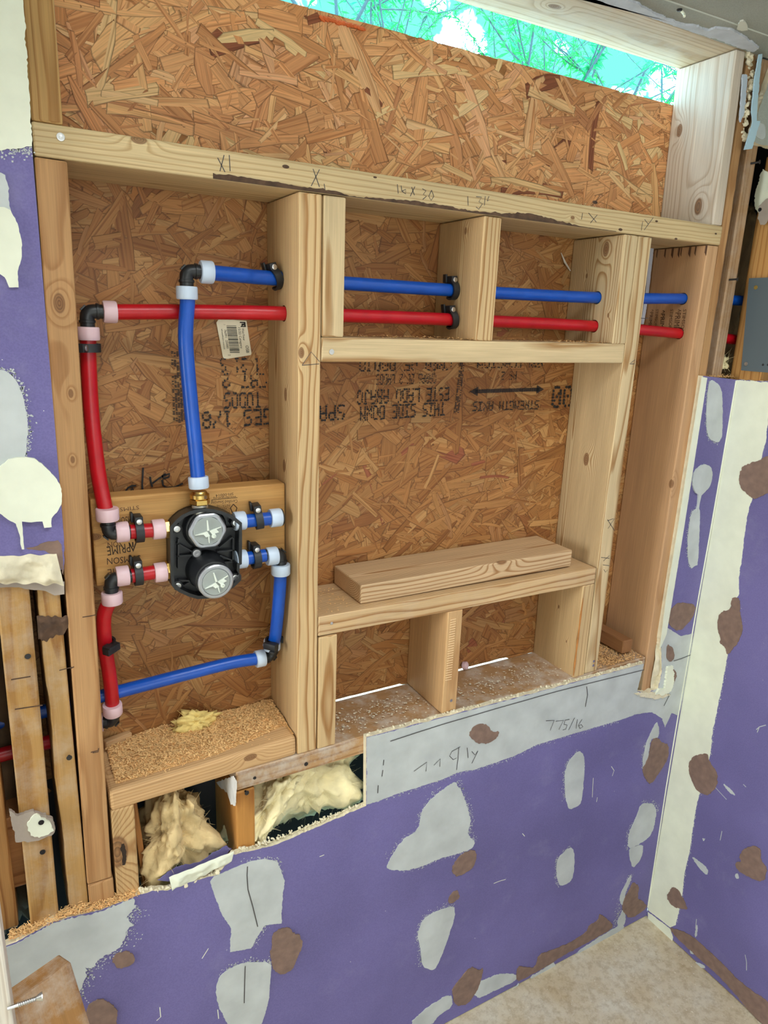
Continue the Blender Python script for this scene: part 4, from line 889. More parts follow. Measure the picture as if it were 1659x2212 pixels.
screw(Hn, PY(716, 760), (0, -1, 0), .0045, m=STEEL); screw(C2, PY(974, 1513), (0, -1, 0), .0032, m=STEEL)
screw(Sh, PY(716, 1346), (0, -1, 0), .0028, m=STEEL); screw(stS2, PY(1282, 1428), (0, -1, 0), .003, m=STEEL); screw(stS2, PY(1281, 1437), (0, -1, 0), .003, m=STEEL)
screw(Rs, PY(661, 1650), (0, -1, 0), .004); screw(Rs, PY(550, 1680), (0, -1, 0), .003); screw(Om, PY(530, 1709), (.1, -1, .1), .0042, stand=.006)
# ridged tread marks on the middle cripple, bark on the right one, white smear on the old stud
bm = bmesh.new()
for i in range(26):
    p = PY(973 + (980 - 973) * 0 - i * .45, 1340 + i * 5.2, -.0004); q = PY(985 - i * .4, 1337 + i * 5.2, -.0004)
    add_tube(bm, [p, q], .0007, 5)
link('tread_mark', bm, plain('crushed_fibre', srgb(236, 206, 162), .8), C2)['kind'] = 'stuff'
bk = [PX(u, v, .6745) + Vector((-.0006, 0, 0)) for u, v in ((1250, 1275), (1247, 1330), (1243, 1390), (1238, 1440))]
bm = bmesh.new(); pp = [Vector((R2.matrix_basis.translation.x - .0165, .0012, z)) for z in (1.06, 1.03, 1.0, .97, .94, .91, .88, .85)]
add_tube(bm, pp, [.0008, .0018, .0026, .002, .0028, .0018, .0024, .001], 8); link('bark_edge', bm, plain('inner_bark', srgb(176, 118, 62), .9, bump=.8, var=.3), R2)
OMX = plane_x(-.1172)
o = patch('white_smear', Om, OMX, [(468, 1690), (505, 1676), (512, 1690), (509, 1740), (500, 1738), (492, 1712), (478, 1702)], plain('white_smear_paint', srgb(222, 220, 216), .8, var=.15), h=.0008, amp=.002)
# mill stamps on the backing board
bm = bmesh.new(); bmf = bmesh.new()
def stamp(bm_, s, u0, v0, u1, v1, hgt, y=.0538):
    a = PY(u0, v0, y); b = PY(u1, v1, y); U = (b - a); wd = U.length; U.normalize(); V = Vector((-U.z, 0, U.x))
    nb = bmesh.new(); add_text(nb, s, a, U, V, wd, hgt); link('mill_stamp', nb, FAINTINK if bm_ is bmf else BROWNINK, Bk)
def tri_mark(bm_, u, v, s, y=.0538):
    c = PY(u, v, y)
    for q in (((0, 0), (.5, 1), (1, 0)), ((.25, .12), (.5, .68), (.75, .12))):
        pass
    P_ = [Vector((-x * s, 0, -z * s * 1.25)) + c for x, z in ((0, 0), (.16, 0), (.5, .72), (.5, 1))]; bm_.faces.new([bm_.verts.new(p) for p in P_])
    P_ = [Vector((-x * s, 0, -z * s * 1.25)) + c for x, z in ((.5, 1), (.5, .72), (.84, 0), (1, 0))]; bm_.faces.new([bm_.verts.new(p) for p in P_])
    P_ = [Vector((-x * s, 0, -z * s * 1.25)) + c for x, z in ((.42, 0), (.58, 0), (.58, .5), (.42, .5))]; bm_.faces.new([bm_.verts.new(p) for p in P_])
stamp(bm, 'STIMSON', 299, 1113, 252, 1118, .011); stamp(bm, 'PRIME', 280, 1173, 230, 1181, .0145); tri_mark(bm, 296, 1170, .013); stamp(bm, 'STIMSON', 303, 1199, 231, 1206, .0105)
stamp(bm, 'SFI-00014', 504, 1064, 466, 1068, .0045); stamp(bm, 'www.sfiprogram.org', 510, 1071, 461, 1075, .0035); stamp(bm, 'Certified Sourcing', 513, 1079, 456, 1083, .0055)
stamp(bm, 'SUSTAINABLE', 497, 1102, 468, 1104, .0042); stamp(bm, 'FORESTRY', 497, 1095, 468, 1097, .0048); stamp(bm, 'INITIATIVE', 497, 1089, 468, 1091, .0042)
for pr in ([(504, 1089), (498, 1097), (502, 1107), (509, 1106), (512, 1097)],):
    P_ = [PY(u, v, .0538) for u, v in pr]
    for i in range(5):
        a, b = P_[i], P_[(i + 1) % 5]; add_tube(bm, [a, b], .0007, 5)
add_tube(bm, [PY(513, 1075, .0538), PY(457, 1080, .0538)], .0004, 4)
stamp(bmf, 'PRIME', 282, 1139, 240, 1146, .012); tri_mark(bmf, 300, 1137, .012); stamp(bmf, 'PRIME', 285, 1222, 232, 1230, .012); tri_mark(bmf, 303, 1219, .013); stamp(bmf, 'STIMSON', 300, 1092, 232, 1100, .006); stamp(bmf, 'SON', 262, 1168, 232, 1172, .009)
link('stamp_emblem', bm, BROWNINK, Bk)['kind'] = 'stuff'; link('stamp_emblem', bmf, FAINTINK, Bk)['kind'] = 'stuff'
# mill stamps down the side of the stud at the right
bm = bmesh.new(); bmf = bmesh.new()
def side_stamp(bm_, s, u0, v0, u1, v1, hgt, x=.9149):
    a = PX(u0, v0, x); b = PX(u1, v1, x); U = (b - a); wd = U.length; U.normalize(); nb = bmesh.new(); add_text(nb, s, a, U, Vector((0, -1, 0)), wd, hgt); link('mill_stamp', nb, FAINTINK if bm_ is bmf else BROWNINK, stR3)
side_stamp(bm, '^PRIME', 1428, 670, 1425, 716, .011); side_stamp(bmf, 'STIMSON', 1448, 668, 1444, 712, .008); side_stamp(bmf, '^PRIME', 1460, 668, 1455, 712, .014); side_stamp(bmf, 'STIMSON', 1476, 668, 1470, 720, .008); side_stamp(bmf, 'STIMSON', 1417, 668, 1413, 706, .007); side_stamp(bmf, '^PRIME', 1405, 668, 1400, 706, .009)
for u, w_ in ((1420, .003), (1437, .004), (1452, .0055), (1466, .005), (1472, .003), (1489, .006), (1502, .004), (1524, .005)):
    a = PX(u, 533 if u < 1470 else 531, .9149); a.z = ZP - .002
    bmf.faces.new([bmf.verts.new(a + Vector((0, y, z))) for y, z in ((0, 0), (-w_, 0), (-w_, -.016 - w_), (0, -.014))])
bm.free(); link('end_stamp', bmf, FAINTINK, stR3)['kind'] = 'stuff'
# broken top of the old split stud and the scrap of torn board screwed to the far-left stud
lump_sheet('split_break', E2, [(79, 1330), (147, 1332), (149, 1362), (83, 1384)], BARK, .0035, .006, 24, 14, seed=2.2, edge=.6)
scrap = patch('torn_board_scrap', E1, plane_y(-.0005), [(19, 1742), (33, 1756), (50, 1754), (66, 1748), (84, 1752), (100, 1760), (114, 1764), (119, 1784), (110, 1800), (88, 1808), (60, 1814), (34, 1814)], GREYPAPER, h=.006, amp=.0022)
scrap['label'] = 'torn scrap of board under a screw'
patch('broken_gypsum', E1, plane_y(-.0065), [(58, 1780), (66, 1766), (80, 1756), (98, 1766), (110, 1778), (116, 1792), (104, 1800), (84, 1807), (66, 1802)], CREAM, h=.003, amp=.003)
screw(E1, PY(89, 1776, -.0105), (0, -1, 0), .0042)

# ------------------------------------------------------------------ pipes
PR = .0111
def pipe_part(root, pts, m, name='pipe', n=10, r=PR):
    bm = bmesh.new(); add_tube(bm, spline(pts, n) if len(pts) > 2 else pts, r, 20); o = link(name, bm, m, root, smooth=False); smooth_by_angle(o, 50); return o
def sleeve(root, c, ax, m, ln=.0192, r=.0156, name='sleeve'):
    a = Vector(ax).normalized(); bm = bmesh.new()
    add_lathe(bm, Vector(c) - a * ln / 2, a, [(0, PR * .9), (.0004, r * .94), (.0022, r), (ln - .002, r), (ln - .0004, r * .95), (ln, PR * .9)], 28)
    o = link(name, bm, m, root); smooth_by_angle(o, 50); return o
def elbow(root, c, d1, d2, arm=.020, r=.0100):
    c = Vector(c); d1 = Vector(d1).normalized(); d2 = Vector(d2).normalized(); bm = bmesh.new()
    k = .010
    path = [c + d1 * (arm + .012), c + d1 * (k + .001)] + [c + d1 * k * (1 - t) ** 2 + d2 * k * t * t for t in (.0, .25, .5, .75, 1.)] + [c + d2 * (k + .001), c + d2 * (arm + .012)]
    add_tube(bm, path, r, 20)
    for d in (d1, d2): add_lathe(bm, c + d * (arm - .008), d, [(0, r * .9), (.0006, r * 1.14), (.004, r * 1.14), (.0046, r * .9)], 20)
    add_box(bm, (-.0045, -.0045, -.001), (.0045, .0045, .001), Matrix.Translation(c - (d1 + d2).normalized() * .0068) @ (d1 + d2).to_track_quat('Z', 'Y').to_matrix().to_4x4())
    o = link('elbow', bm, BLACK, root); smooth_by_angle(o, 40); return o
X_, Y_, Z_ = Vector((1, 0, 0)), Vector((0, 1, 0)), Vector((0, 0, 1))
# hot supply
hot = empty('hot_supply_pipe', (-.294, .06, 1.30), 'red pipe running across the studs and down to the upper left of the valve', 'pipe')
e1 = PY(187, 672, .074)
pipe_part(hot, [(1.19, .036, 1.600), (1.06, .038, 1.606), (.9115, .041, 1.613), (.671, .056, 1.621), (.3385, .068, 1.6225), (0, .0615, 1.621), (-.10, .0735, 1.619), (-.16, .0760, 1.6175), e1 + X_ * .032], RED)
elbow(hot, e1, X_, -Z_); sleeve(hot, e1 + X_ * .031, X_, SLEEVE_P); sleeve(hot, e1 - Z_ * .031, Z_, SLEEVE_P)
e2 = Vector((-.2885, .034, 1.2925))
pipe_part(hot, [e1 - Z_ * .03, (-.2945, .073, 1.54), (-.2955, .074, 1.46), (-.294, .058, 1.38), (-.2895, .036, e2.z + .03)], RED)
elbow(hot, e2, Z_, X_); sleeve(hot, e2 + Z_ * .031, Z_, SLEEVE_P, r=.0165); sleeve(hot, PY(263.6, 1149, .0345), X_, SLEEVE_P)
pipe_part(hot, [e2 + X_ * .03, (-.20, .035, 1.2905)], RED); sleeve(hot, PY(342, 1143, .035), X_, SLEEVE_P)
# hot branch going down
hb = empty('hot_branch_pipe', (-.294, .06, .93), 'red pipe dropping from the lower left of the valve into the stud', 'pipe')
e3 = Vector((-.2905, .034, 1.2215))
pipe_part(hb, [(-.20, .035, 1.2235), e3 + X_ * .03], RED); elbow(hb, e3, X_, -Z_); sleeve(hb, PY(264.5, 1244, .0345), X_, SLEEVE_P); sleeve(hb, PY(346, 1236, .035), X_, SLEEVE_P)
sleeve(hb, e3 - Z_ * .031, Z_, SLEEVE_P)
e4 = PY(246, 1558, .080)
pipe_part(hb, [e3 - Z_ * .03, PY(225, 1330, .042), PY(227, 1392, .056), PY(238, 1470, .070), e4 + Z_ * .026], RED)
elbow(hb, e4, (PY(240, 1500, .074) - e4), -X_ + Y_ * .25, arm=.017); sleeve(hb, e4 + (PY(240, 1500, .074) - e4).normalized() * .025, (PY(240, 1500, .074) - e4), SLEEVE_P, ln=.02)
q = (-X_ + Y_ * .25).normalized(); sleeve(hb, e4 + q * .026, q, SLEEVE_P)
# cold supply
co = empty('cold_supply_pipe', (-.149, .07, 1.35), 'blue pipe running across the studs and down to the top of the valve', 'pipe')
e5 = PY(402, 585, .052)
pipe_part(co, [(1.19, .038, 1.693), (1.06, .040, 1.690), (.9115, .044, 1.686), (.671, .056, 1.677), (.3385, .074, 1.674), (0, .0770, 1.6745), (-.07, .066, 1.675), e5 + X_ * .03], BLUE)
elbow(co, e5, X_, -Z_); sleeve(co, e5 + X_ * .030, X_, SLEEVE_W, r=.0165); sleeve(co, e5 - Z_ * .031, Z_, SLEEVE_W)
vt = PY(429, 1042, .031)
pipe_part(co, [e5 - Z_ * .03, e5 - Z_ * .046, PY(401, 735, .0445), PY(411, 860, .040), PY(422, 970, .034), vt - Z_ * .004], BLUE); sleeve(co, vt, (PY(412, 850, .042) - vt), SLEEVE_W)
# capped cold stub
cs = empty('capped_stub_pipe', (-.06, .035, 1.29), 'short capped blue stub at the upper right of the valve', 'pipe')
pipe_part(cs, [(-.092, .034, 1.290), (-.020, .034, 1.290)], BLUE); sleeve(cs, PY(517, 1125, .034), X_, SLEEVE_W); sleeve(cs, (-.0262, .034, 1.2905), X_, SLEEVE_W, ln=.020)
bm = bmesh.new(); add_lathe(bm, (-.016, .034, 1.2905), X_, [(0, .0146), (.0015, .0146), (.0024, .011)], 24); link('end_plug', bm, BLACK, cs)
# cold branch
cb = empty('cold_branch_pipe', (-.0155, .05, 1.0), 'blue pipe turning down beside the tall stud and back to the left', 'pipe')
e6 = Vector((-.0165, .0345, 1.2262))
pipe_part(cb, [(-.092, .034, 1.2245), e6 - X_ * .028], BLUE); sleeve(cb, PY(520, 1208, .034), X_, SLEEVE_W); sleeve(cb, PY(587, 1201, .0343), X_, SLEEVE_W); elbow(cb, e6, -X_, -Z_); sleeve(cb, e6 - Z_ * .029, Z_, SLEEVE_W, r=.0165)
e7 = PX(588, 1417, -.0165)
pipe_part(cb, [e6 - Z_ * .03, PX(603, 1290, -.0160), PX(595, 1372, -.0160), e7 + Z_ * .022], BLUE); sleeve(cb, e7 + Z_ * .0235, Z_, SLEEVE_W, ln=.020); elbow(cb, e7, Z_, -X_, arm=.014)
lh = PX(222, 1503, -.309)
pipe_part(cb, [e7 - X_ * .022, PY(500, 1432, e7.y), PY(380, 1462, .082), lh, (-.45, lh.y, .985), (-.62, lh.y, .98)], BLUE); sleeve(cb, e7 - X_ * .0235, X_, SLEEVE_W, ln=.018)
lr = empty('hot_run_pipe', (-.46, .07, .94), 'red pipe end just showing in the dark bay at the far left', 'pipe')
pipe_part(lr, [(-.62, .07, .938), (-.52, .07, .940), (-.44, .072, .943), (-.34, .084, .940)], RED)
# clamps
def clamp(label, c, ax, front, group='black pipe clamps', roll=0.):
    """half-ring talon clamp: axis along the pipe, tab above it, open hook below"""
    c = Vector(c); a = Vector(ax).normalized(); f = Vector(front); f = (f - a * f.dot(a)).normalized(); t = f.cross(a)
    if t.z < -.3 or (abs(t.z) < .3 and t.y > 0): t = -t
    rt = Matrix.Rotation(roll, 3, a); f = rt @ f; t = rt @ t
    root = empty('pipe_clamp', c, label, 'clamp', group)
    bm = bmesh.new(); ri, ro, w = .0138, .0172, .0060
    angs = [math.radians(x) for x in range(-128, 91, 12)]
    prof = [(math.cos(x), math.sin(x)) for x in angs]
    rings = []
    for (cf, st) in prof:
        rings.append([bm.verts.new(c + (f * cf + t * st) * r + a * s) for r, s in ((ri, -w), (ro, -w), (ro, w), (ri, w))])
    for i in range(len(rings) - 1):
        for k in range(4): bm.faces.new((rings[i][k], rings[i][(k + 1) % 4], rings[i + 1][(k + 1) % 4], rings[i + 1][k]))
    bm.faces.new(rings[0][::-1]); bm.faces.new(rings[-1])
    MM = Matrix((a, f, t)).transposed().to_4x4(); MM.translation = c
    add_box(bm, (-w, -.0165, .0115), (w, .0085, .0245), MM, bevel=.0008)
    add_box(bm, (-w - .0035, -.0165, .013), (-w, -.006, .028), MM, bevel=.0006)
    bmesh.ops.recalc_face_normals(bm, faces=bm.faces)
    o = link('strap', bm, BLACKM, root); smooth_by_angle(o, 40)
    bm = bmesh.new(); add_lathe(bm, c + f * .0085 + t * .0178, f, [(0, .0040), (.0012, .0044), (.0022, .0042), (.0026, .003)], 18); n_ = link('nail', bm, STEEL, root); smooth_by_angle(n_, 40)
    return root
FR = (0, -1, 0)
clamp('black clamp on the upper red inlet left of the valve', PY(300, 1148, .0345), X_, FR)
clamp('black clamp on the lower red outlet left of the valve', PY(298, 1241, .0345), X_, FR)
clamp('black clamp on the capped blue stub', PY(558, 1121, .034), (1, -.12, .12), FR)
clamp('black clamp on the blue outlet at the lower right of the valve', PY(552, 1206, .034), X_, FR)
clamp('tilted black clamp hanging on the blue pipe at the tall stud', PX(600, 600, -.004) + Vector((-.004, 0, -.002)), (1, .1, .35), FR)
clamp('black clamp on the blue pipe at the middle cripple', (.330, .074, 1.674), (1, 0, .06), FR)
clamp('black clamp on the red pipe at the middle cripple', (.328, .068, 1.6225), (1, .0, .18), FR)
clamp('black clamp at the top of the red riser by the reddish stud', (-.2942, .0655, 1.563), Z_, (.75, -.65, 0))
clamp('black clamp on the red drop below the valve', PY(226, 1392, .056), (.05, .1, -1), (.8, .6, 0))
clamp('black clamp on the blue drop beside the tall stud', PX(593, 1386, -.0160), Z_, (-.6, .8, 0))

# ------------------------------------------------------------------ mixing valve
vx, vz = -.1455, 1.2465
vl = empty('mixing_valve', (vx, .05, vz), 'black mixing valve body with two grey protective caps on the backing board', 'valve')
def VP(u, v, y=.018): 
    q = PY(340 + u / 7.54, 1080 + v / 7.54, y); return Vector((q.x, q.z))
outv = [VP(*p) for p in ((207, 440), (240, 400), (300, 330), (400, 245), (520, 188), (650, 153), (780, 138), (920, 150), (1060, 185), (1180, 235), (1290, 300), (1378, 372), (1380, 700), (1376, 1045), (1342, 1062), (1336, 1180), (1368, 1235), (1360, 1315), (1250, 1420), (1120, 1510), (980, 1570), (830, 1606), (650, 1615), (500, 1570), (340, 1495), (235, 1400), (216, 1200), (210, 800))]
bm = bmesh.new()
def vt3(p, h): return Vector((p.x, .046 - h, p.y))
prism(bm, outv, vt3, .006)
o = link('back_plate', bm, BLACK, vl)
bm = bmesh.new(); cen = sum(outv, Vector((0, 0))) / len(outv); n = len(outv)
inn = [cen + (p - cen) * (1 - .0055 / (p - cen).length) for p in outv]
A = [[bm.verts.new(vt3(p, h)) for p in L_] for L_, h in ((outv, 0.), (outv, .028), (inn, .028), (inn, .004))]
for a_, b_ in ((0, 1), (1, 2), (2, 3)):
    for i in range(n): bm.faces.new((A[a_][i], A[a_][(i + 1) % n], A[b_][(i + 1) % n], A[b_][i]))
bmesh.ops.recalc_face_normals(bm, faces=bm.faces)
link('rim_wall', bm, BLACK, vl)
bm = bmesh.new()
for (u0, v0), (u1, v1) in (((310, 690), (560, 830)), ((310, 900), (600, 880)), ((960, 830), (1230, 800)), ((1000, 760), (1210, 590)), ((1000, 890), (1230, 980)), ((1220, 600), (1215, 1000)), ((1080, 1000), (1215, 990)), ((330, 1290), (520, 1300)), ((420, 1380), (560, 1290)), ((330, 620), (330, 1100)), ((520, 1500), (800, 1560)), ((1010, 460), (1240, 440)), ((560, 300), (420, 480))):
    a = VP(u0, v0, .036); b = VP(u1, v1, .036); d = (b - a); n_ = Vector((-d.y, d.x)).normalized() * .0011
    pts = [a + n_, b + n_, b - n_, a - n_]; prism(bm, pts, vt3, .016)
link('stiffening_rib', bm, BLACKM, vl)['kind'] = 'stuff'
for (u, v) in ((330, 487), (1290, 385), (345, 1415), (1283, 1280)):
    p = VP(u, v, .022); bm = bmesh.new(); add_lathe(bm, (p.x, .046, p.y), FR, [(0, .0088), (.019, .0082), (.0195, .006), (.0165, .0055)], 6)
    bo = link('screw_boss', bm, BLACKM, vl)
    bm = bmesh.new(); add_lathe(bm, (p.x, .028, p.y), FR, [(0, .0052), (.0020, .0050), (.0022, .0030), (.0008, .0028)], 18); o = link('threaded_insert', bm, STEEL, bo); smooth_by_angle(o)
p = VP(650, 880, .024); bm = bmesh.new(); add_lathe(bm, (p.x, .046, p.y), FR, [(0, .008), (.018, .008)], 16); link('screw_boss', bm, BLACKM, vl)
screw(vl, (p.x, .028, p.y), FR, .0066, m=STEEL)
def cap(c, r0, y0, y1, hexed, roll, barrel):
    """chromed ring with a grey disc and the maker's winged relief"""
    x_, z_ = c
    if barrel:
        bm = bmesh.new(); add_lathe(bm, (x_, .044, z_), FR, [(0, r0 * 1.16), (.012, r0 * 1.16), (.016, r0 * 1.08), (.044 - y1 - .014, r0 * 1.03), (.044 - y1 - .013, r0 * .95), (.044 - y1 - .009, r0 * .95), (.044 - y1 - .008, r0 * 1.0), (.044 - y1 - .003, r0 * 1.0)], 40)
        o = link('barrel', bm, BLACK, vl); smooth_by_angle(o, 30)
    bm = bmesh.new(); y0 = max(y0, y1)
    prof = [(0, r0 * .98), (.0012, r0), (.0055, r0), (.0070, r0 * .93), (.0070, r0 * .80), (.0058, r0 * .775)]
    add_lathe(bm, (x_, y1 + .007, z_), FR, prof, 64, flats=(6, .93) if hexed else None)
    rim = link('cap_ring', bm, CAPRIM, vl); smooth_by_angle(rim, 30)
    bm = bmesh.new(); add_lathe(bm, (x_, y1 + .003, z_), FR, [(0, r0 * .77), (.0034, r0 * .77), (.0038, r0 * .755)], 48); disc = link('cap_disc', bm, CAPG, rim); smooth_by_angle(disc, 30)
    yf = y1 - .0009; bm = bmesh.new(); ca, sa = math.cos(roll), math.sin(roll)
    def E_(p, h): return Vector((x_ + (p.x * ca - p.y * sa) * r0, yf - h, z_ + (p.x * sa + p.y * ca) * r0))
    for q, h in (([(-.03, .62), (.025, .62), (.055, .05), (-.055, .05)], .0022), ([(-.04, -.18), (.04, -.18), (.018, -.64), (-.018, -.64)], .0022),
                 ([(-.70, -.08), (-.42, -.04), (-.06, 0.02), (-.02, -.04), (-.10, -.26), (-.16, -.26), (-.27, -.12), (-.42, -.10), (-.70, -.10)], .0028),
                 ([(-.30, -.06), (-.04, -.02), (.06, -.24), (-.16, -.28)], .0036), ([(.06, .02), (.10, .06), (.34, -.16), (.26, -.26), (.20, -.22)], .0036), ([(.10, .04), (.16, .06), (.70, .16), (.70, .13), (.44, .06), (.56, -.12), (.40, -.15), (.30, -.16)], .0026)):
        prism(bm, [Vector(p) for p in q], E_, h)
    ctr3 = E_(Vector((.26, -.28)), 0); add_lathe(bm, ctr3, FR, [(0, r0 * .13), (.0042, r0 * .12), (.0046, r0 * .07), (.0032, r0 * .06), (.0032, r0 * .02)], 20)
    link('winged_relief', bm, CAPW, disc)
cap((-.1450, 1.2862), .0298, .02, .0145, True, math.radians(3), True)
cap((-.1450, 1.2150), .0278, -.018, -.026, False, math.radians(14), True)
def fitting(c, ax, nutr=.0150):
    bm = bmesh.new(); add_lathe(bm, c, ax, [(0, .0105), (.0015, .0125), (.0045, .0125), (.006, .0105), (.012, .0105)], 24); o = link('brass_inlet', bm, BRASS, vl); smooth_by_angle(o, 35)
    bm = bmesh.new(); a = Vector(ax).normalized(); add_lathe(bm, Vector(c) + a * .0042, ax, [(0, nutr * .93), (.001, nutr), (.0065, nutr), (.0075, nutr * .93)], 6); link('hex_nut', bm, BRASS, o)
for z_ in (1.291, 1.2235): fitting((-.2118, .035, z_), X_)
bm = bmesh.new(); tz = vt.z - .010; tx, ty = vt.x + .001, .032
add_lathe(bm, (tx, ty, 1.312), Z_, [(0, .0115), (.006, .0115)] + [(.006 + i * .0011, .0120 + (.0006 if i % 2 else -.0006)) for i in range(8)] + [(.016, .0115), (.020, .0115)], 28); o = link('threaded_neck', bm, plain('pale_thread_tape', (.55, .54, .5), .35, metal=.8), vl); smooth_by_angle(o, 30)
bm = bmesh.new(); add_lathe(bm, (tx, ty, 1.3265), Z_, [(0, .0148), (.0015, .016), (.0085, .016), (.0095, .0142)], 6); n_ = link('hex_nut', bm, BRASS, vl)
bm = bmesh.new(); add_lathe(bm, (tx, ty, 1.336), Z_, [(0, .0140), (.0012, .0150), (.007, .0150), (.009, .012), (.012, .0105)], 28); o = link('brass_adapter', bm, BRASS, vl); smooth_by_angle(o, 30)

# ------------------------------------------------------------------ steel plate, far-left pieces, small things
pl_ = bmesh.new()
a = PX(1618, 601, XR - .0005); b = PX(1600, 800, XR - .0005)
prism(pl_, [Vector((a.y, a.z)), Vector((b.y - .001, b.z)), Vector((-.16, b.z)), Vector((-.16, a.z))], lambda p, h: Vector((XR + .0012 - h, p.x, p.y)), .0018)
gp = link('steel_plate', pl_, PLATEM, None); tag(gp, 'flat grey steel plate screwed over the pipes in the right wall', 'plate')
for (u, v), m in (((1633, 621), GOLD), ((1612, 786), STEEL)): screw(gp, PX(u, v, XR - .0008), (-1, 0, 0), .0045, m=m)
for u, v in ((1648, 788), (1659, 788)):
    bm = bmesh.new(); add_lathe(bm, PX(u, v, XR - .0007), (-1, 0, 0), [(0, .0026), (.0002, .0024)], 14); link('punched_hole', bm, BLACKM, gp)
pc, pb, pd = [CAM + ray(u, v) * t for u, v, t in ((153, 2077, .900), (125, 2061, .925), (37, 2160, .850))]
ue = (pd - pc).normalized(); ve = (pb - pc); ve = (ve - ue * ve.dot(ue)).normalized(); ax_ = ue.cross(ve).normalized()
if ax_.z > 0: ax_ = -ax_
ptop = pc + ue * .0445
post = lumber('stud', 'tilted stud end at the lower left foreground with a smeared face', ptop + ax_ * .45, ptop, .089, .038, tint=srgb(180, 132, 78), grime=.5, front=ve, ringgain=.6)
jamb = lumber('jamb_board', 'bright board edge at the lower left corner, nearest the camera', (-.5275, -.30, 0), (-.5275, -.30, 2.15), .12, .038, tint=srgb(255, 246, 232), front=(.0, 1, 0), ringgain=.3)
bm = bmesh.new(); p0 = PY(38, 2171, -.305); p1 = PY(92, 2152, -.305)
add_tube(bm, [p0 + (p0 - p1) * .4, p0.lerp(p1, .8)], .0021, 10); add_lathe(bm, p0.lerp(p1, .72), p1 - p0, [(0, .002), (.006, .0048), (.0072, .0048)], 16)
for i in range(9):
    c = p0.lerp(p1, i / 12); add_lathe(bm, c, p1 - p0, [(0, .0021), (.0008, .0031), (.0016, .0021)], 12)
link('screw', bm, STEEL, jamb)
wg = lumber('wood_wedge', 'small pale wooden wedge at the back of the sawdust beside the reddish stud', (-.3085, .116, .8835), (-.262, .131, .8815), .016, .014, tint=srgb(232, 190, 140))
sh = lumber('shim', 'thin wooden shim leaning in the dark insulation bay', (-.268, .03, .62), (-.2785, .045, .815), .010, .05, tint=srgb(190, 132, 72))
bm = bmesh.new(); add_lathe(bm, PZ(1004, 1447, .847) + Vector((0, 0, .011)), (.5, -.8, .3), [(-.006, .006), (-.004, .0095), (.003, .0095), (.005, .0085), (.006, .004)], 20)
kn = link('plastic_cap', bm, SLEEVE_P); smooth_by_angle(kn); tag(kn, 'small whitish plastic cap lying on the sill beside the middle cripple', 'cap')
# bent nail standing at the front of the sill
bm = bmesh.new(); q = PY(922, 1562, .002); add_tube(bm, spline([q + Vector((0, 0, -.004)), q + Vector((0, -.004, .006)), q + Vector((.001, -.010, .010))], 5), .0013, 8); add_lathe(bm, q + Vector((.001, -.010, .010)), (0, -.8, .5), [(0, .0035), (.001, .0035)], 12)
nl = link('bent_nail', bm, STEEL, Rs)
# pieces of old wood inside the far-left bay
lumber('old_blocking', 'splintered blocking at the bottom of the far-left bay', (-.52, .03, .79), (-.4335, .03, .79), .13, .06, tint=srgb(176, 124, 76), ringgain=.8)
lumber('stud', 'shadowed stud at the edge of the photo in the far-left bay', (-.482, .02, .66), (-.478, .02, 1.4), .03, .08, tint=srgb(190, 140, 84), ringgain=.8)

# ------------------------------------------------------------------ insulation, sawdust, debris
def wool(name, label, c, size, m, seed, amp=.35, hairs=700, cat='insulation', sub=5, peak=0., lean=0.):
    root = empty(name, c, label, cat)
    bm = bmesh.new(); bmesh.ops.create_icosphere(bm, subdivisions=sub, radius=1)
    S = Vector(size) * .5; pts = []
    for v in bm.verts:
        d = v.co.copy(); bx = max(abs(d.x), abs(d.y), abs(d.z)); d2 = d.lerp(d / bx, .55)
        f = mn.fractal(d * 1.6 + Vector((seed, 0, 0)), .8, 2.1, 6); g = mn.noise(d * 9 + Vector((0, seed, 0)))
        v.co = Vector((d2.x * S.x, d2.y * S.y, d2.z * S.z)) * (1 + amp * f + .05 * g)
        if peak: v.co.x *= 1 - peak * max(0, v.co.z / S.z) ** 1.2; v.co.z += S.z * .35 * max(0, 1 - abs(v.co.x / S.x) * 1.2) * max(0, v.co.z / S.z)
        v.co.x += lean * v.co.z / S.z
        w_ = mn.turbulence(v.co * 38 + Vector((seed, seed, 0)), 4, False); v.co += d * (w_ - .5) * .012
        pts.append((v.co.copy(), d))
    bmesh.ops.translate(bm, verts=bm.verts, vec=Vector(c))
    link('wool_batt', bm, m, root, smooth=True)
    bm = bmesh.new(); rng = random.Random(int(seed * 10))
    for _ in range(hairs):
        p, d = rng.choice(pts)
        if d.y > .3: continue
        p = p + Vector(c); t = Vector((rng.gauss(0, 1), rng.gauss(0, .6) - .3, rng.gauss(0, 1))).normalized(); n_ = Vector((rng.gauss(0, 1), rng.gauss(0, 1), rng.gauss(0, 1))).normalized()
        ln = rng.uniform(.006, .02); w = .00035; s = t.cross(n_).normalized() * w; prev = None
        for k in range(4):
            f = k / 3; q = p + t * ln * f + n_ * ln * .35 * f * f - d * .001 * (1 - f)
            cur = (bm.verts.new(q + s * (1 - f * .7)), bm.verts.new(q - s * (1 - f * .7)))
            if prev: bm.faces.new((prev[0], prev[1], cur[1], cur[0]))
            prev = cur
    o = link('wool_fibre', bm, m, root); o['kind'] = 'stuff'
    return root
wool('insulation_batt', 'dusty wad of insulation under the valve bay sill', (-.212, .058, .718), (.118, .10, .150), plain('yellow_brown_wool', srgb(214, 188, 138), .95, bump=1., bscale=140, var=.22, vscale=30), 1.3, amp=.5, hairs=1100, peak=.5)
wool('insulation_batt', 'pale yellow insulation right of the old orange stud', (.048, .080, .738), (.205, .12, .150), WOOL, 4.7, amp=.42, hairs=1100)
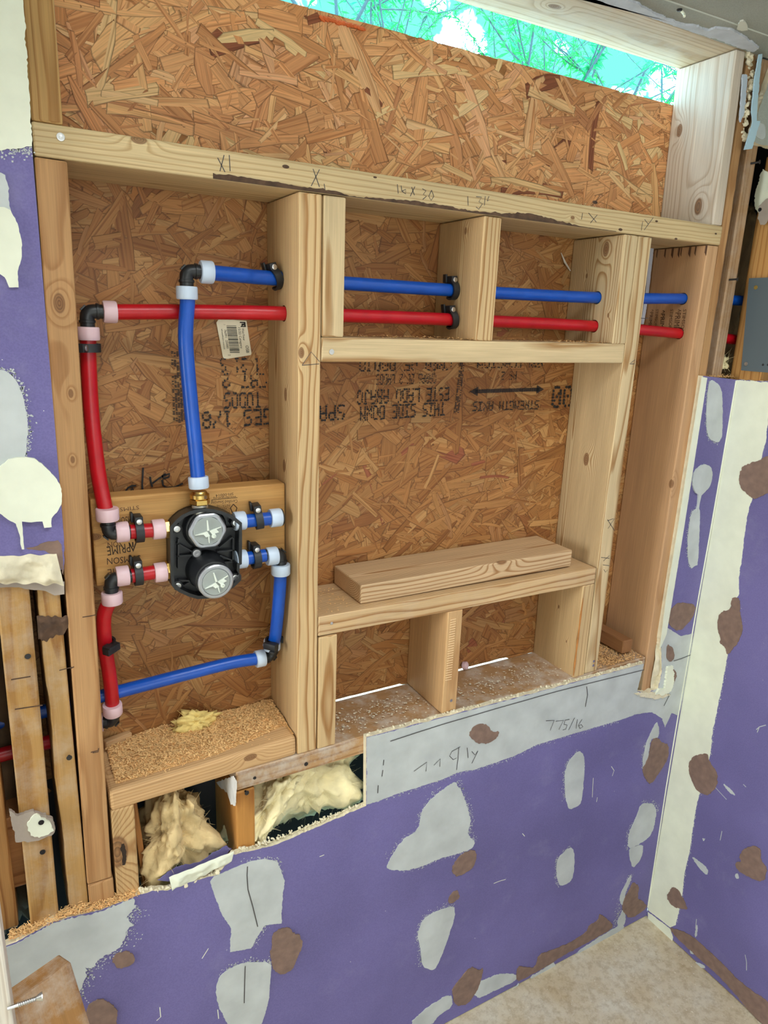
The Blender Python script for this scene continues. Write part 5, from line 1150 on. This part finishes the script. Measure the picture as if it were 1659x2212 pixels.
wool('insulation_batt', 'roll of pale insulation folded against the old orange stud', (-.048, .048, .725), (.062, .09, .135), WOOL, 8.1, amp=.45, hairs=600, lean=.045)
wool('insulation_batt', 'dark brown insulation low in the far-left bay', (-.50, .105, .90), (.17, .06, .62), plain('dark_brown_wool', srgb(96, 76, 54), .95, bump=1., bscale=120, var=.3, vscale=20), 2.9, hairs=300, sub=5)  # dark brown wool covering the board behind this bay
wool('insulation_batt', 'brownish insulation behind the pipes at the right corner', (1.125, .105, 1.66), (.20, .07, .46), WOOLD, 6.2, hairs=400, sub=5)
box_obj('shade_dark_board', (1.195, 0, .8), (1.2195, .139, 2.19), SHADEBLK, wrt)  # added dark sheets stand in for the shade of the corner cavity
box_obj('shade_dark_board', (.975, .128, 1.8), (1.195, .1365, 2.19), SHADEBLK, wrt)
wool('insulation_tuft', 'yellow insulation tuft on the cut ledge at the right corner', (1.052, .02, 1.552), (.030, .03, .038), WOOL, 9.4, amp=.5, hairs=160, cat='insulation', sub=3)
wool('insulation_tuft', 'yellow wool tuft lying on the sawdust in the valve bay', PZ(420, 1565, .888) + Vector((0, 0, .008)), (.070, .034, .036), plain('clean_yellow_wool', srgb(232, 206, 128), .95, bump=1., bscale=150, var=.12), 3.7, amp=.6, hairs=260, sub=4)
def chips(name, label, n, place, m, size=(.003, .008), cat='sawdust', bed=None, parent=None, wd=(.0007, .0017)):
    """curled shavings scattered by place(rng) -> (point, normal spread)"""
    bm = bmesh.new(); rng = random.Random(len(name) * 7 + n)
    for _ in range(n):
        p = Vector(place(rng)); a = rng.random() * 6.283; ln = rng.uniform(*size); w = rng.uniform(*wd)
        t = Vector((math.cos(a), math.sin(a), rng.uniform(-.25, .25))); s = Vector((-math.sin(a), math.cos(a), rng.uniform(-.3, .3))) * w * .5; cu_ = rng.uniform(-.5, .9) * ln; prev = None
        for k in range(4):
            f = k / 3 - .5; q = p + t * ln * f + Vector((0, 0, cu_ * (.25 - f * f))) + Vector((-math.sin(a), math.cos(a), 0)) * cu_ * .5 * f * f
            q.z = max(q.z, p.z - .0006)
            cur = (bm.verts.new(q + s), bm.verts.new(q - s))
            if prev: bm.faces.new((prev[0], prev[1], cur[1], cur[0]))
            prev = cur
    if bed: bed(bm)
    o = link(name, bm, m, parent)
    return tag(o, label if parent is None else None, cat if parent is None else None, kind='stuff')
def ztop_sill(x): return .8753 + (x + .3205) / .32 * .0095
def mound(x, y):
    e = min(1, max(0, (y - .014 - .030 * max(0, min(1, (x + .14) / .14))) / .03))
    return ztop_sill(x) - .0012 * (e <= 0) + e * (.0035 + .0045 * mn.fractal(Vector((x * 40, y * 40, 1)), .8, 2, 4))
bm = bmesh.new(); G = []
for j in range(28):
    G.append([bm.verts.new((-.3078 + .3070 * i / 70, .012 + .1265 * j / 27, mound(-.3078 + .3070 * i / 70, .012 + .1265 * j / 27))) for i in range(71)])
for j in range(27):
    for i in range(70): bm.faces.new((G[j][i], G[j][i + 1], G[j + 1][i + 1], G[j + 1][i]))
sd = link('sawdust_pile', bm, DUSTD, None, smooth=True); tag(sd, 'heap of curled sawdust spread over the valve bay sill', 'sawdust', kind='stuff')
def pl_sill(r):
    while True:
        x = r.uniform(-.307, -.003); y = r.uniform(.006, .137)
        e = (y - .010 - .030 * max(0, min(1, (x + .14) / .14))) / .02
        if r.random() < max(.02, min(1, e)): break
    return (x, y, mound(x, y) + r.uniform(.0002, .002))
chips('wood_shaving', None, 6500, pl_sill, DUST, parent=sd, size=(.003, .0095), wd=(.0009, .0024))
chips('sawdust_drift', 'thin line of shavings on top of the niche header', 520, lambda r: (lambda x: (x, r.uniform(.004, .09), ZH + .0005 + r.uniform(0, .0035)))(r.choice((r.uniform(.12, .34), r.uniform(.56, .70), r.uniform(.08, .70)))), DUST)
chips('sawdust_drift', 'sawdust covering the foot of the empty bay at the right', 2400, lambda r: (r.uniform(.752, .905), r.uniform(.003, .136), S0 + .0005 + r.uniform(0, .004)), DUST)
chips('sawdust_drift', 'sprinkle of chips on the left end of the niche shelf', 90, lambda r: (r.uniform(.042, .12), r.uniform(.01, .12), ZS + .0018), DUST, size=(.002, .005))
chips('sawdust_drift', 'shavings lying on the cut ledge at the right corner', 420, lambda r: (r.uniform(.975, 1.066), r.uniform(DW, .03), 1.5205 + abs(r.gauss(0, .003))), DUST)
chips('sawdust_drift', 'sawdust along the rough board edge at the lower left', 1500, lambda r: (lambda x: (x, r.uniform(DW - .001, .004), .664 + .012 * max(0, 1 - abs(x + .40) / .05) * .6 + .006 + abs(r.gauss(0, .003))))(r.uniform(-.48, -.285)), DUST, size=(.002, .007))
rubble('plaster_debris', None, [(.08, .05, S0 + .002), (.30, .06, S0 + .002)], CRUMB, .0028, 260, dr=.024)
rubble('plaster_debris', None, [(.36, .05, S0 + .002), (.66, .06, S0 + .002)], CRUMB, .0026, 260, dr=.026)
deb = [o for o in bpy.data.objects if o.name.startswith('plaster_debris')]
for o, s in zip(deb, ('plaster crumbs on the sill left of the middle cripple', 'plaster crumbs on the sill right of the middle cripple')):
    tag(o, s, 'debris', kind='stuff')
    bm = bmesh.new(); bm.from_mesh(o.data)
    for v in bm.verts: v.co.z = S0 + .0003 + abs(v.co.z - S0) * .16; v.co.y = min(max(v.co.y, .004), .136)
    bm.to_mesh(o.data); bm.free()
fb = rubble('floor_grit', None, [(.45, -.30, 0), (1.0, -.10, 0), (1.04, -.45, 0)], CRUMB, .0022, 420, dr=.11); tag(fb, 'grit and plaster crumbs scattered over the concrete floor', 'debris', kind='stuff')
bm = bmesh.new(); bm.from_mesh(fb.data)
for v in bm.verts: v.co.z = .0002 + abs(v.co.z) * .02; v.co.x = min(v.co.x, 1.062); v.co.y = min(v.co.y, -.016)
bm.to_mesh(fb.data); bm.free()
lump_sheet('broken_gypsum', low, lump_sheet_later, GYPSUM, -.001, .010, 24, 30, seed=5., edge=.1)
rubble('gypsum_crumb', low, [(.893, -.006, .839), (.60, -.006, .844), (.30, -.006, .849), (.14, -.006, .852)], GYPSUM, .0030, 260, dr=.0018)
rubble('gypsum_crumb', low, [(-.285, -.007, .672), (-.24, -.007, .661), (-.157, -.007, .658), (-.125, -.007, .688), (-.10, -.008, .685)], GYPSUM, .0045, 150, dr=.002)
rubble('gypsum_crumb', low, [(-.10, -.006, .684), (.141, -.006, .697)], GYPSUM, .0026, 160, dr=.0016)
lump_sheet('broken_gypsum', low, [(365, 1895), (505, 1838), (500, 1862), (372, 1924)], CREAM, DW - .0003, .008, 40, 10, seed=7., edge=.25)
patch('torn_patch', low, plane_y(.004), [(340, 1900), (380, 1872), (430, 1862), (462, 1840), (490, 1826), (500, 1832), (470, 1866), (420, 1880), (372, 1905)], PURPLE, h=.001, amp=.002)

# ------------------------------------------------------------------ outdoors seen through the slit
gd = box_obj('outside_ground', (-12, .16, -.35), (25, 30, -.05), GRAVEL); tag(gd, 'sunlit pale gravel ground outside the wall', 'ground', kind='structure')
tree = empty('tree', (4.2, 5.4, -.05), 'feathery green tree outside, seen through the window slit', 'tree')
def tree_parts():
    rng = random.Random(11); bm = bmesh.new(); tips = []
    def branch(p, d, ln, r, depth):
        pts = [p]; q = p; dd = d.copy()
        for k in range(6):
            dd = (dd + Vector((rng.gauss(0, .13), rng.gauss(0, .13), rng.gauss(.02, .10)))).normalized(); q = q + dd * ln / 6; pts.append(q)
        add_tube(bm, pts, [r * (1 - .6 * i / 6) for i in range(7)], 6)
        if depth == 0: tips.append(pts); return
        for k in range(5 if depth > 1 else 6):
            i = rng.randint(2, 6); nd = (dd + Vector((rng.gauss(0, .7), rng.gauss(0, .5), rng.gauss(.0, .42)))).normalized()
            branch(pts[i], nd, ln * rng.uniform(.55, .8), r * .45, depth - 1)
    base = Vector((4.2, 5.4, -.05)); add_tube(bm, [base, base + Vector((.05, 0, .8)), base + Vector((0, .1, 1.7))], [.16, .13, .11], 10)
    for k in range(11):
        a = k * .571 * 2
        branch(base + Vector((0, .1, 1.6)), Vector((math.cos(a) * 1.25, math.sin(a) * .55, .75)).normalized(), rng.uniform(2.2, 3.6), .034, 2)
    link('branch', bm, BARKT, tree)
    bm = bmesh.new(); tone = bm.loops.layers.float_color.new('tone')
    cols = [srgb(44, 165, 74), srgb(54, 172, 104), srgb(32, 150, 96), srgb(50, 180, 80), srgb(76, 180, 110)]
    for pts in tips:
        c = Vector(rng.choice(cols))
        for _ in range(120):
            i = rng.randint(0, 5); p = pts[i].lerp(pts[i + 1], rng.random())
            d = Vector((rng.gauss(0, 1), rng.gauss(0, .7), rng.gauss(-.2, .7))).normalized(); sd_ = d.cross(Vector((rng.gauss(0, 1), rng.gauss(0, 1), rng.gauss(0, 1)))).normalized()
            ln = rng.uniform(.05, .13); w = rng.uniform(.004, .010)
            f = bm.faces.new([bm.verts.new(x) for x in (p, p + d * ln * .5 + sd_ * w, p + d * ln, p + d * ln * .5 - sd_ * w)])
            cc = c * rng.uniform(.7, 1.15)
            for lp in f.loops: lp[tone] = (cc.x, cc.y, cc.z, 1)
    o = link('foliage', bm, LEAF, tree); o['kind'] = 'stuff'
tree_parts()
